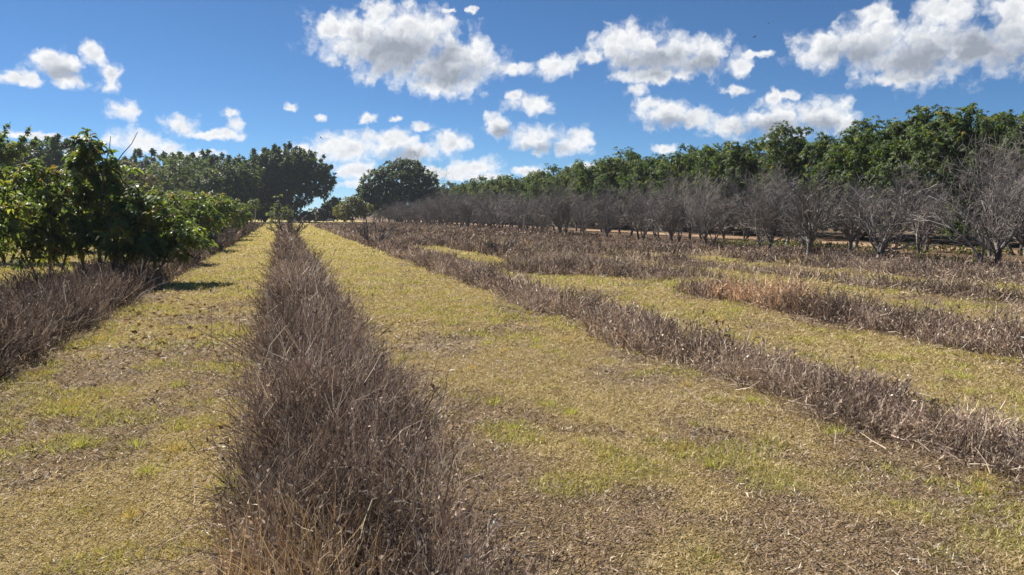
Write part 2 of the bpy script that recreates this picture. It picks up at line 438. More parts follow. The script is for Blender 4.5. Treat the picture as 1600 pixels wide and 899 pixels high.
def turf_fields(x, y):
    """greenness, strawness, bareness of the mown strips"""
    g = fbm(x * 1.15 + 3, y * .95, 71, 4)
    g2 = fbm(x * 3.4, y * 2.9, 83, 3)
    far = sst(5, 22, y)
    green = sst(.53, .63, g * .42 + g2 * .58 + .03 * far)
    straw = sst(.40, .56, fbm(x * .8, y * .7 + 9, 91, 4) * .7 + .3 * fbm(x * 2.7, y * 2.1, 93, 2) + .12 * far)
    bare = sst(.50, .68, fbm(x * .55 + 40, y * .5, 97, 4) * .75 + g2 * .25 - .22 * far)
    return green, straw, bare

def lerp3(a, b, t):
    return np.asarray(a) * (1 - t[:, None]) + np.asarray(b) * t[:, None]

# ------------------------------------------------------------------ the ground sheet
def axis(lo, hi, step, far, n):
    core = np.arange(lo, hi + 1e-6, step)
    up = hi + (far - hi) * (np.linspace(0, 1, n + 1)[1:] ** 3)
    dn = lo - (far + lo) * (np.linspace(0, 1, n + 1)[1:] ** 3)
    return np.concatenate([dn[::-1], core, up])
gx = axis(-9, 24, 0.14, 1200, 36); gy = axis(-3, 34, 0.14, 1200, 50)
GX, GY = np.meshgrid(gx, gy)
fx, fy = GX.ravel(), GY.ravel()
cv = cover(fx, fy); gr, stw, br = turf_fields(fx, fy)
col = lerp3((0.235, 0.165, 0.098), (0.34, 0.26, 0.125), stw)
col = lerp3(col, (0.22, 0.20, 0.07), gr * .7) if False else col * (1 - gr[:, None] * .7) + np.array((0.23, 0.21, 0.075)) * (gr[:, None] * .7)
col = col * (1 - br[:, None] * .6) + np.array((0.27, 0.205, 0.145)) * (br[:, None] * .6)
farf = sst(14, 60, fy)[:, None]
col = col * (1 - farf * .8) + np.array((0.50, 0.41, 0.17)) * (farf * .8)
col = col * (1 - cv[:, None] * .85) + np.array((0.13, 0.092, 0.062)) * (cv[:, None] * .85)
er = sst(17, 20, fx)[:, None]; on = fbm(fx * .6, fy * .3, 33, 3)[:, None]
col = col * (1 - er) + (np.array((0.22, 0.145, 0.09)) * on + np.array((.12, .088, .06)) * (1 - on)) * er
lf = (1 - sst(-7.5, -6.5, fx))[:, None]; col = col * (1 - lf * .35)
g = Geo()
ny, nx = GX.shape
idx = np.arange(nx * ny).reshape(ny, nx)
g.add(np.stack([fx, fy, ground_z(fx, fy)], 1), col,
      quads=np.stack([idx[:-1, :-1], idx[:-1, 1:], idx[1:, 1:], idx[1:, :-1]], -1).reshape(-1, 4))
ground = g.obj('ground', M_SOIL, smooth=True)
tag(ground, 'dry sandy brown field soil running back between the weed rows', kind='structure')

# orange dirt track between the dead trees and the dark orchard trees
g = Geo()
ty = np.linspace(0, 190, 400); tx = np.linspace(28.5, 31.1, 9)
TX, TY = np.meshgrid(tx, ty)
wx = TX + 0.5 * (fbm(TY * .25, TX * .1, 8, 3) - .5)
tn = fbm(TX.ravel() * .9, TY.ravel() * .4, 12, 4)
tcx = lerp3((0.36, 0.225, 0.14), (0.47, 0.335, 0.225), sst(.35, .65, tn))
edge = np.abs((TX.ravel() - 29.8) / 1.3)
ti = np.arange(TX.size).reshape(TX.shape)
g.add(np.stack([wx.ravel(), TY.ravel(), 0.004 + 0.05 * (1 - np.clip(edge, 0, 1) ** 2)], 1), tcx,
      quads=np.stack([ti[:-1, :-1], ti[:-1, 1:], ti[1:, 1:], ti[1:, :-1]], -1).reshape(-1, 4))
tag(g.obj('dirt_road', M_SOIL, smooth=True), 'orange sandy dirt track behind the leafless trees', kind='structure')

# ------------------------------------------------------------------ sampling inside the seen wedge
def wedge(n_per_m2, r0, r1, az0=-27.0, az1=60.0):
    """random ground points between two ranges, uniform per area (azimuth from +Y)"""
    area = math.pi * (r1 ** 2 - r0 ** 2) * (az1 - az0) / 360.0
    n = int(area * n_per_m2)
    r = np.sqrt(R.uniform(r0 ** 2, r1 ** 2, n)); a = np.radians(R.uniform(az0, az1, n))
    return r * np.sin(a), r * np.cos(a)

def up_dirs(n, tilt, tx=0.0, ty=0.0):
    d = np.stack([tilt * R.normal(size=n) + tx, tilt * R.normal(size=n) + ty, np.ones(n)], 1)
    return nrm(d)

def flat_dirs(n, lift):
    a = R.uniform(0, 2 * math.pi, n)
    return nrm(np.stack([np.cos(a), np.sin(a), R.uniform(0.0, lift, n)], 1))

# ------------------------------------------------------------------ mown grass: thatch, straw and green tufts
g = Geo()
for (r0, r1, dens, Lb, Wb) in ((1.6, 5.0, 4200, .040, .0030), (5.0, 9.0, 2100, .048, .0044), (9.0, 16.0, 800, .06, .007),
                               (16.0, 30.0, 240, .075, .011), (30.0, 60.0, 60, .10, .022), (60.0, 130.0, 11, .15, .05)):
    for layer in ('thatch', 'blade'):
        x, y = wedge(dens * (1.0 if layer == 'blade' else .9), r0, r1)
        keep = (x > -14) & (x < 18.5) & (R.uniform(size=len(x)) > cover(x, y) * .93)
        if r0 > 25: keep &= x < 11
        x, y = x[keep], y[keep]
        gr, stw, br = turf_fields(x, y)
        n = len(x); u = R.uniform(size=n)
        if layer == 'thatch':
            far = sst(8, 30, y)
            kp = u > far * .5; x, y, gr, stw, br = x[kp], y[kp], gr[kp], stw[kp], br[kp]; n = len(x)
            c = pick(n, [(.23, .16, .105), (.41, .32, .215), (.66, .57, .45), (.11, .075, .055), (.46, .39, .32), (.30, .21, .165)], [3.4, 3.6, 1.2, 3.4, 2.2, 2.6], .24)
            t = np.clip(stw * .5, 0, 1)[:, None]
            c = c * (1 - t) + np.array((.54, .42, .19)) * t
            d = flat_dirs(n, .85); L_ = Lb * R.uniform(.35, 1.25, n); W_ = Wb * R.uniform(.6, 1.3, n)
            z = ground_z(x, y) + R.uniform(0.001, .018, n)
        else:
            far = sst(5, 25, y)
            prob = np.clip(.17 + .72 * gr + .40 * stw + .3 * far - .36 * br * (1 - gr), .04, 1)
            kp = u < prob; x, y, gr, stw, br, far = x[kp], y[kp], gr[kp], stw[kp], br[kp], far[kp]; n = len(x)
            c_st = pick(n, [(.68, .55, .26), (.57, .44, .21), (.72, .62, .36), (.50, .42, .17)], [4, 3, 2, 3], .15)
            c_st = c_st * (1 - .45 * (1 - far[:, None])) + np.array((.40, .32, .22)) * (.45 * (1 - far[:, None]))
            c_gr = pick(n, [(.42, .42, .085), (.53, .49, .13), (.31, .34, .075), (.60, .53, .19)], [4, 4, 2, 3], .15)
            isg = R.uniform(size=n) < np.clip(.08 + .62 * gr ** 1.3 - .04 * far, 0, .9)
            c = np.where(isg[:, None], c_gr, c_st)
            d = up_dirs(n, .65); L_ = Lb * R.uniform(.45, 1.25, n) * (.75 + .6 * gr); W_ = Wb * R.uniform(.6, 1.2, n)
            z = ground_z(x, y) - .004
        blades(g, np.stack([x, y, z], 1), d, L_, W_, c)
# taller single tufts in the strips
for (r0, r1, dens) in ((2.2, 10, 2.6), (10, 30, .8)):
    x, y = wedge(dens, r0, r1)
    gr, stw, br = turf_fields(x, y)
    keep = (x > -12) & (x < 16) & (cover(x, y) < .3) & (R.uniform(size=len(x)) < .22 + .6 * gr)
    x, y = x[keep], y[keep]
    per = 70 if r1 < 15 else 34
    k = np.repeat(np.arange(len(x)), per); n = len(k)
    rr = np.abs(R.normal(size=n)) * .055 * (1 if r1 < 15 else 1.3); a = R.uniform(0, 2 * math.pi, n)
    px, py = x[k] + rr * np.cos(a), y[k] + rr * np.sin(a)
    d = nrm(np.stack([np.cos(a) * (.35 + 4 * rr), np.sin(a) * (.35 + 4 * rr), np.ones(n)], 1) + .25 * R.normal(size=(n, 3)))
    kind = R.uniform(size=len(x))[k]
    c_g = pick(n, [(.40, .46, .08), (.52, .53, .13), (.58, .52, .19)], [4, 3, 2]); c_s = pick(n, [(.62, .46, .17), (.55, .42, .18), (.46, .38, .13)], [3, 3, 2])
    c = np.where((kind < .62)[:, None], c_g, c_s)
    L_ = R.uniform(.04, .115, n); W_ = (.0026 if r1 < 15 else .006) * R.uniform(.7, 1.3, n)
    blades(g, np.stack([px, py, ground_z(px, py) - .005], 1), d, L_, W_, c)
grass = g.obj('grass', M_GRASS)
tag(grass, 'short mown dry grass with yellow green patches on the strips', kind='stuff')

# fallen leaves, mostly under the leafy tree on the left
g = Geo()
for (n, cx, cy_, sx_, sy_) in ((420, -2.0, 13.5, .9, 2.2), (160, 1.2, 6, 2.8, 3.5), (90, 4, 9, 3, 4), (120, -2.4, 20, .8, 5)):
    x = cx + sx_ * R.normal(size=n); y = np.maximum(cy_ + sy_ * R.normal(size=n), 2.3)
    L_ = R.uniform(.03, .075, n) * (1.5 if cx == -2.0 else .8)
    c = pick(n, [(.22, .13, .07), (.42, .30, .17), (.55, .46, .32), (.12, .07, .05)], [4, 3, 1.5, 2])
    flakes(g, np.stack([x, y, ground_z(x, y) + .02], 1), flat_dirs(n, .25), L_, L_ * .27, c)
tag(g.obj('fallen_leaves', M_DRY), 'brown fallen leaves scattered over the mown strips', kind='stuff')

# ------------------------------------------------------------------ rows of dead weeds
STEM = [(.19, .140, .112), (.275, .205, .16), (.135, .102, .088), (.41, .33, .25), (.58, .50, .40), (.32, .25, .205)]
STEM_W = [4.5, 3.6, 4.2, 1.9, .9, 2.6]
ORANGE = [(.60, .41, .26), (.52, .335, .21), (.68, .52, .36), (.43, .30, .20)]
PALE = [(.62, .52, .40), (.50, .40, .31), (.37, .285, .22), (.27, .20, .155)]
HGT = {'left': .42, 'centre': .46, 'right': .23, 'third': .34, 'band': .33, 'fourth': .25}
geo = {r: Geo() for r in ROWS}
hay = Geo()
def orange_mask(x, y):
    return np.exp(-(((x - 8.25) / .9) ** 2 + ((y - 11.8) / 1.15) ** 2))
for (r0, r1, dens, wid, k, lod) in ((1.4, 4.2, 1350, .0024, 4, 0), (4.2, 8, 820, .0034, 4, 0), (8, 14, 430, .0052, 3, 1),
                                    (14, 26, 190, .0085, 3, 1), (26, 50, 62, .017, 3, 2), (50, 90, 17, .038, 2, 2), (90, 145, 6, .07, 2, 2)):
    x, y = wedge(dens, r0, r1)
    keep = (x > -6) & (x < 23)
    x, y = x[keep], y[keep]
    D_ = row_density(x, y)
    M_ = np.stack([D_[r] for r in ROWS], 1)
    which = M_.argmax(1); best = M_.max(1)
    ok = R.uniform(size=len(x)) < best * (.35 + .65 * sst(.28, .48, fbm(x * 1.9, y * 1.9, 77, 2)))
    x, y, which, best = x[ok], y[ok], which[ok], best[ok]
    for ri, r in enumerate(ROWS):
        s = which == ri
        if not s.any(): continue
        X, Y, B = x[s], y[s], best[s]; n = len(X)
        if r == 'fourth' or r == 'band':
            thin = R.uniform(size=n) < .85; X, Y, B = X[thin], Y[thin], B[thin]; n = len(X)
        om = orange_mask(X, Y); isO = R.uniform(size=n) < np.minimum(om * 1.25, .95)
        lump = fbm(X * 1.3, Y * 1.3, 61, 3)
        h = HGT[r] * (.35 + .65 * B) * R.uniform(.55, 1.18, n) * (.34 + 1.32 * lump) * (1 + .45 * om)
        if r == 'centre': h = h * (.6 + .4 * sst(2.2, 6, Y))
        if r == 'right': h = h * (.9 + .3 * sst(4.5, 7, Y))
        pale = fbm(X * .55 + 7, Y * .45, 66, 3)
        base = np.stack([X, Y, ground_z(X, Y) - .01], 1)
        lean = up_dirs(n, .44)
        P = grow(base, lean, h / np.maximum(lean[:, 2], .6), k, .22 if lod < 2 else .1, .0)
        c = pick(n, STEM, STEM_W) * {'left': .58, 'band': .84, 'fourth': .9, 'right': 1.15, 'third': 1.05}.get(r, 1.0)
        c = c * (.58 + .95 * sst(.30, .70, fbm(X * 2.3 + 5, Y * 1.9, 63, 3)))[:, None]
        pm = R.uniform(size=n) < sst(.48, .68, pale) * (.9 if r == 'right' else .75 if r in ('band', 'fourth', 'third') else .25)
        c = np.where(pm[:, None], pick(n, PALE, [2, 3, 3, 2]), c)
        c = np.where(isO[:, None], pick(n, ORANGE, [3, 3, 2, 2]), c)
        side = nrm(np.cross(nrm(P[:, -1] - P[:, 0]), R.normal(size=(n, 3))))
        c = np.clip(c * np.array((.99, 1.0, .985)), .01, .85)
        G_ = geo[r]
        ribbons(G_, P, taper(wid * R.uniform(.55, 1.9, n), np.full(n, wid * .45), k), side, c * .85, c * 1.1)
        per = 5 if lod == 0 else (3 if lod == 1 else 2)
        st, d, ix, t = shoots(P, per, .18, .98, .35, 1.05)
        m = len(st); d = nrm(d + np.array([0, 0, .35]))
        L2 = h[ix] * R.uniform(.18, .58, m)
        P2 = grow(st, d, L2, 3 if lod == 0 else 2, .2, .05)
        cc = c[ix] * R.uniform(.7, 1.5, (m, 1))
        s2 = nrm(np.cross(d, R.normal(size=(m, 3))))
        ribbons(G_, P2, taper(np.full(m, wid * .7), np.full(m, wid * .35), P2.shape[1]), s2, cc)
        # dry leaf scraps and seed heads along the twigs
        per3 = 1
        st3, d3, i3, _ = shoots(P2, per3, .3, 1.0, .2, 1.3)
        sel = R.uniform(size=len(st3)) < (.55 if lod == 0 else .7 if lod == 1 else 1.0)
        st3, d3, i3 = st3[sel], d3[sel], i3[sel]
        m3 = len(st3)
        Lf = R.uniform(.016, .046, m3) * (1 if lod == 0 else (1.4 if lod == 1 else 2.6)) * (1 + .8 * (r1 > 60))
        cf = pick(m3, [(.285, .21, .16), (.18, .135, .108), (.45, .36, .285), (.132, .098, .084), (.66, .58, .48)], [4, 4, 2.2, 3.4, .5], .22)
        cf = cf * (.62 + .85 * sst(.30, .70, fbm(st3[:, 0] * 2.3 + 5, st3[:, 1] * 1.9, 63, 3)))[:, None]
        cf = cf * {'left': .58, 'band': .84, 'fourth': .9, 'right': 1.15, 'third': 1.05}.get(r, 1.0)
        pf = pm[ix][i3]; cf = np.where(pf[:, None], cf * 1.3, cf)
        of = isO[ix][i3]; cf = np.where(of[:, None], pick(m3, ORANGE, [3, 3, 2, 2]), cf)
        cf = np.clip(cf * np.array((1.01, 1.01, .99)), .01, .85)
        flakes(G_, st3, nrm(d3 + .3 * R.normal(size=(m3, 3))), Lf, Lf * R.uniform(.12, .28, m3), cf, .4)
        # litter skirt along the foot of the row
        if r1 < 30:
            q = R.uniform(size=n) < .5; nq = int(q.sum())
            if nq:
                dd = flat_dirs(nq, .5); pb = base[q] + np.stack([.25 * R.normal(size=nq), .25 * R.normal(size=nq), R.uniform(.02, .07, nq)], 1)
                Pq = grow(pb, dd, R.uniform(.08, .3, nq), 3, .25, 0)
                Pq[:, :, 2] = np.maximum(Pq[:, :, 2], ground_z(Pq[:, :, 0], Pq[:, :, 1]) + .006)
                ribbons(G_, Pq, taper(np.full(nq, wid), np.full(nq, wid * .4), 3), nrm(np.cross(dd, R.normal(size=(nq, 3)))), pick(nq, PALE + STEM, [2, 2, 2, 2, 2, 2, 1, 2, 1, 2]))
# long pale arching stalks over the centre and right rows
for r, (xa, xb, ya, yb, n) in {'centre': (-.35, 1.0, 2.2, 14, 3600), 'right': (3.9, 5.1, 2.9, 16, 2400), 'left': (-4.6, -2.6, 3.5, 16, 2200), 'third': (7.7, 9.1, 6, 16, 1700)}.items():
    X = R.uniform(xa, xb, n); Y = ya + (yb - ya) * R.uniform(size=n) ** 1.5
    kp = R.uniform(size=n) < row_density(X, Y)[r] + .03; X, Y = X[kp], Y[kp]; n = len(X)
    h = R.uniform(.22, .66, n) * HGT[r] / .5 * (1 if r != 'centre' else .65 + .35 * sst(2.2, 6, Y))
    P = grow(np.stack([X, Y, ground_z(X, Y)], 1), up_dirs(n, .48), h, 6, .14, -.08)
    c = pick(n, [(.62, .52, .40), (.50, .40, .29), (.74, .66, .52), (.33, .235, .17), (.24, .17, .125)], [1.3, 2, .5, 4, 5])
    w0 = .0009 + .00034 * Y
    ribbons(geo[r], P, taper(w0, w0 * .4, 6), nrm(R.normal(size=(n, 3))), c)
# a clump of golden dry grass at the near end of the centre row
n = 900
X = .02 + .16 * R.normal(size=n); Y = 3.05 + .38 * R.normal(size=n); Y = np.maximum(Y, 2.2)
P = grow(np.stack([X, Y, ground_z(X, Y)], 1), up_dirs(n, .42, -.12, -.1), R.uniform(.16, .46, n), 5, .1, -.07)
ribbons(geo['centre'], P, taper(np.full(n, .0024), np.full(n, .0008), 5), nrm(R.normal(size=(n, 3))), pick(n, [(.68, .52, .28), (.58, .40, .20), (.48, .30, .15), (.72, .60, .40), (.44, .40, .16)], [3, 3, 3, 1.5, 1]))
ROWLABEL = {
    'left': 'dark brown dead weeds in the row below the leafy tree at the left',
    'centre': 'long dense row of dead brown weeds running from the camera between the two mown strips',
    'right': 'ragged clumpy row of pale dead weeds bordering the right side of the wider mown strip',
    'third': 'short weed row with the rusty orange clump at its far end',
    'band': 'broad band of pinkish brown weeds beyond the ragged row, reaching the far end',
    'fourth': 'brown dead undergrowth in front of and beneath the first leafless trees'}
for r in ROWS:
    tag(geo[r].obj('dead_weeds', M_DRY), ROWLABEL[r], 'weeds', kind='stuff')

# green undergrowth beneath the second row of dead trees
g = Geo()
x = R.uniform(20.5, 27.6, 15000); y = R.uniform(8, 62, 15000)
kp = R.uniform(size=len(x)) < sst(.48, .62, fbm(x * .5, y * .3, 45, 3)) * (1 - sst(26, 40, y)); x, y = x[kp], y[kp]
n = len(x); P = grow(np.stack([x, y, np.zeros(n)], 1), up_dirs(n, .4), R.uniform(.12, .38, n), 3, .15, 0)
ribbons(g, P, taper(np.full(n, .012), np.full(n, .006), 3), nrm(R.normal(size=(n, 3))), pick(n, [(.16, .15, .07), (.2, .14, .09)], [1, 1]))
st, d, ix, _ = shoots(P, 5, .25, 1, .4, 1.3)
L_ = R.uniform(.07, .15, len(st))
flakes(g, st, d, L_, L_ * .28, pick(len(st), [(.10, .14, .04), (.16, .18, .055), (.07, .10, .03), (.24, .18, .09)], [4, 3, 2, 2]))
tag(g.obj('undergrowth', M_GRASS), 'low green undergrowth beneath the leafless trees beside the dirt track', 'undergrowth', kind='stuff')

# ------------------------------------------------------------------ leafless orchard trees
BARK = [(.27, .248, .232), (.215, .195, .18), (.35, .325, .305), (.15, .134, .124)]
def tube_cols(n, cols=BARK, jit=.14):
    return pick(n, cols, [4, 3, 2, 2], jit)

def dead_tree_meshes(i, H=3.0, spread=1.0, stems=1, lean=0.0, fine=1.0):
    gt, gc = Geo(), Geo()
    # trunk(s)
    n0 = stems
    a0 = R.uniform(0, 6.28, n0)
    off = np.stack([np.cos(a0), np.sin(a0), np.zeros(n0)], 1) * (0.0 if n0 == 1 else .11)
    d0 = nrm(np.stack([np.cos(a0) * (.28 if n0 > 1 else .10) + lean, np.sin(a0) * (.28 if n0 > 1 else .10), np.ones(n0)], 1))
    l0 = H * R.uniform(.16, .24, n0)
    T = grow(off + np.array([0, 0, -.08]), d0, l0, 5, .08, .0)
    r0 = (.100 if n0 == 1 else .066) * R.uniform(.85, 1.15, n0)
    RT = taper(r0, r0 * .72, 5); RT[:, 0] *= 1.35
    tubes(gt, T, RT, tube_cols(n0) * .72, 8)
    # main limbs, vase-shaped
    per = 7 if n0 == 1 else 3
    idx = np.repeat(np.arange(n0), per); n1 = len(idx)
    az_ = np.concatenate([np.linspace(0, 6.28, per, endpoint=False) + R.uniform(0, 6.28) + R.normal(size=per) * .3 for _ in range(n0)])
    tl = R.uniform(.22, .80, n1) * spread
    d1 = nrm(np.stack([np.cos(az_) * tl, np.sin(az_) * tl, np.ones(n1)], 1))
    t = R.uniform(.45, 1.0, n1) * 4; ii = np.minimum(t.astype(int), 3); ff = (t - ii)[:, None]
    st = T[idx, ii] * (1 - ff) + T[idx, ii + 1] * ff
    L1 = H * R.uniform(.34, .74, n1)
    P1 = grow(st, d1, L1, 6, .17, .04)
    r1 = r0[idx] * R.uniform(.42, .62, n1)
    tubes(gt, P1, taper(r1, r1 * .42, 6), tube_cols(n1) * .85, 6)
    st, d, ix, tt = shoots(P1, 6, .10, 1.0, .3, .95)
    d = nrm(d + np.array([0, 0, .35])); n2 = len(st)
    P2 = grow(st, d, H * R.uniform(.18, .42, n2), 5, .19, .03)
    r2 = r1[ix] * (1 - .55 * tt) * R.uniform(.40, .62, n2)
    tubes(gt, P2, taper(r2, r2 * .5, 5), tube_cols(n2), 4)
    st, d, ix, tt = shoots(P2, 6, .2, 1.0, .35, 1.0)
    n3 = len(st); d = nrm(d + np.array([0, 0, .25]))
    P3 = grow(st, d, H * R.uniform(.09, .26, n3), 4, .2, .02)
    r3 = np.maximum(r2[ix] * R.uniform(.4, .65, n3), .0055)
    tubes(gc, P3, taper(r3, r3 * .6, 4), tube_cols(n3, [(.22, .196, .18), (.165, .145, .132), (.36, .33, .305), (.12, .104, .094)]), 3)
    st, d, ix, tt = shoots(P3, int(5 * fine), .15, 1.0, .35, 1.0)
    n4 = len(st)
    P4 = grow(st, d, H * R.uniform(.04, .13, n4), 3, .2, .05)
    r4 = np.full(n4, .0052)
    tubes(gc, P4, taper(r4, r4 * .7, 3), tube_cols(n4, [(.225, .20, .178), (.17, .149, .132), (.33, .30, .272), (.13, .113, .10)]), 3)
    return gt.mesh('trunk', M_BARK, True), gc.mesh('crown', M_TWIG)

DEADKIND = [dict(H=3.05), dict(H=3.2, stems=3, spread=.8), dict(H=3.0, spread=1.25), dict(H=3.3, stems=5, spread=.7),
            dict(H=2.9, lean=.25, spread=1.1), dict(H=3.15, stems=2, spread=1.05)]
DEAD = [dead_tree_meshes(i, **kw) for i, kw in enumerate(DEADKIND)]
STEMWORD = ['single trunked', 'three stemmed', 'wide spreading single trunked', 'many stemmed', 'leaning single trunked', 'twin stemmed']
ORD = ['first', 'second', 'third', 'fourth', 'fifth', 'sixth', 'seventh', 'eighth', 'ninth', 'tenth', 'eleventh', 'twelfth', 'thirteenth', 'fourteenth',
       'fifteenth', 'sixteenth', 'seventeenth', 'eighteenth', 'nineteenth', 'twentieth', 'twenty-first', 'twenty-second', 'twenty-third', 'twenty-fourth',
       'twenty-fifth', 'twenty-sixth', 'twenty-seventh', 'twenty-eighth', 'twenty-ninth', 'thirtieth', 'thirty-first', 'thirty-second', 'thirty-third',
       'thirty-fourth', 'thirty-fifth', 'thirty-sixth', 'thirty-seventh', 'thirty-eighth', 'thirty-ninth', 'fortieth']

def dead_tree(kind, x, y, sc, label, group):
    t = thing('leafless_tree', label, 'tree', (x, y, 0), R.uniform(0, 6.28), group, (sc * R.uniform(.92, 1.08), sc * R.uniform(.92, 1.08), sc))
    part('trunk', DEAD[kind][0], t); part('crown', DEAD[kind][1], t)
    return t

def place_row(x0, ys, jit, rowname, rowgroup, kinds=None, boost=1.0):
    for i, y in enumerate(ys):
        k = kinds[i] if kinds and i < len(kinds) else int(R.integers(0, 6))
        sc = boost * R.uniform(.84, 1.12) * (1 + .22 * float(sst(45, 90, y)))
        lab = '%s leafless grey tree, %s from the right in %s' % (STEMWORD[k], ORD[i], rowname)
        dead_tree(k, x0 + R.normal() * jit, y, sc, lab, rowgroup)

yA = [13.2, 17.2, 21.4, 24.4, 28.0, 32.4, 36.0, 39.8, 43.9, 48.0] + list(51.8 + 4.1 * np.arange(29))
place_row(19.3, yA, .25, 'the front dead row', 'leafless trees of the front row', [2, 5, 4, 0, 3, 1, 3, 5, 0, 1])
yB = [10.5, 13.8, 17.2, 20.1, 23.4, 27.0, 30.4, 34.0, 37.8, 41.5] + list(45.2 + 4.2 * np.arange(30))
place_row(23.3, yB, .3, 'the second dead row', 'leafless trees of the second row', [0, 2, 0, 2, 5, 0, 4, 1, 0, 2], 1.08)
for y in 12.5 + 4.6 * np.arange(33):
    dead_tree(int(R.integers(0, 6)), 26.6 + .3 * R.normal(), y, R.uniform(.95, 1.2) * (1 + .15 * float(sst(45, 90, y))),
              'leafless grey tree merged into the back of the dead thicket, beside the dirt track', 'leafless trees at the back of the thicket')
# the tall bare one at the right edge of the frame, and thin bare poles above the dark crowns
big = dead_tree_meshes(8, H=4.5, spread=.7, stems=2, fine=.65)
t = thing('leafless_tree', 'tallest leafless grey tree, reaching up across the dark crowns at the right edge', 'tree', (22.2, 19.6, 0), .6)
part('trunk', big[0], t); part('crown', big[1], t)
t = thing('leafless_tree', 'tall thin bare tree whose twigs poke above the dark crowns at the right edge', 'tree', (27.4, 23.0, 0), 2.1, None, (1.15, 1.15, 1.28))
part('trunk', big[0], t); part('crown', big[1], t)

# low bare shrubs standing in the weed rows
def bare_shrub(x, y, H, label):
    gt, gc = Geo(), Geo()
    n = 9; a = R.uniform(0, 6.28, n)
    d = nrm(np.stack([np.cos(a) * R.uniform(.3, 1.1, n), np.sin(a) * R.uniform(.3, 1.1, n), np.ones(n)], 1))
    P = grow(np.stack([np.cos(a) * .15, np.sin(a) * .15, np.full(n, -.05)], 1), d, H * R.uniform(.7, 1.1, n), 6, .2, .04)
    r = H * R.uniform(.02, .034, n); dk = [(.13, .11, .105), (.10, .085, .08), (.19, .165, .155), (.24, .215, .2)]
    tubes(gt, P, taper(r, r * .5, 6), tube_cols(n, dk), 5)
    st, d, ix, tt = shoots(P, 7, .25, 1, .4, 1.0); m = len(st)
    P2 = grow(st, nrm(d + np.array([0, 0, .3])), H * R.uniform(.15, .4, m), 4, .25, 0)
    tubes(gt, P2, taper(r[ix] * .5, r[ix] * .3, 4), tube_cols(m, dk), 4)
    st, d, ix2, tt = shoots(P2, 5, .2, 1, .4, 1.2); m = len(st)
    P3 = grow(st, d, H * R.uniform(.06, .18, m), 3, .25, 0); rr = np.full(m, .008)
    tubes(gc, P3, taper(rr, rr * .6, 3), tube_cols(m, dk), 3)
    t = thing('bare_shrub', label, 'shrub', (x, y, 0), R.uniform(0, 6), 'bare shrubs in the weed rows')
    part('trunk', gt.mesh('trunk', M_BARK, True), t); part('crown', gc.mesh('crown', M_TWIG), t)
bare_shrub(.42, 49, 1.75, 'bare dark shrub standing in the middle of the long centre weed row')
bare_shrub(4.5, 40, 1.55, 'bare dark shrub in the weed row to the right of the wider mown strip')
bare_shrub(-3.5, 40, 1.5, 'bare dark shrub in the far part of the left weed row')
bare_shrub(8.3, 29, .9, 'low bare broken branches lying among the broad band of weeds')

# ------------------------------------------------------------------ leafy crowns
def rosette_leaves(g, ctr, axis, per, Lf, wr, cols, wts, droop, amin=.6, amax=1.5, jit=.16, tipcols=None, tipfrac=0.0):
    """whorls of leaves at shoot tips"""
    n = len(ctr); k = np.repeat(np.arange(n), per); m = len(k)
    ax = axis[k]; ref = nrm(np.cross(ax, R.normal(size=(n, 3))[k])); b = np.cross(ax, ref)
    phi = np.tile(np.arange(per) * 2.399, n) + R.normal(size=m) * .3
    th = R.uniform(amin, amax, m)
    d = nrm(ax * np.cos(th)[:, None] + (ref * np.cos(phi)[:, None] + b * np.sin(phi)[:, None]) * np.sin(th)[:, None])
    L_ = Lf * R.uniform(.65, 1.15, m)
    base = ctr[k] - ax * (np.tile(np.linspace(0, .5, per), n) * Lf)[:, None]
    c = pick(n, cols, wts, jit)[k] * (1 + .12 * R.normal(size=(m, 1)))
    if tipcols is not None:
        isT = (R.uniform(size=n) < tipfrac)[k]
        c = np.where(isT[:, None], pick(m, tipcols, [1] * len(tipcols), .15), c)
    leaves(g, base, d, nrm(ax + .3 * R.normal(size=(m, 3))), L_, L_ * wr, np.clip(c, .008, .8), droop)

def blob_points(blobs, n, shell=2.2):
    """points in a union of ellipsoids, denser toward the surface; returns points and outward directions"""
    w = np.array([b[3] * b[4] * b[5] for b in blobs]) ** .75; w /= w.sum()
    k = R.choice(len(blobs), n, p=w); B = np.array(blobs, float)
    u = nrm(R.normal(size=(n, 3))); r = R.uniform(size=n) ** (1 / (3 * shell))
    # uneven outline
    lump = .78 + .44 * fbm(u[:, 0] * 2.2 + k * 3.7, u[:, 1] * 2.2 + u[:, 2] * 2.9 + k, 141, 3)
    p = B[k, :3] + u * B[k, 3:] * (r * lump)[:, None]
    return p, u

GREEN = [(.074, .112, .052), (.102, .148, .062), (.055, .086, .044), (.132, .178, .074), (.185, .22, .095)]
GW = [4, 4, 3, 2, .8]

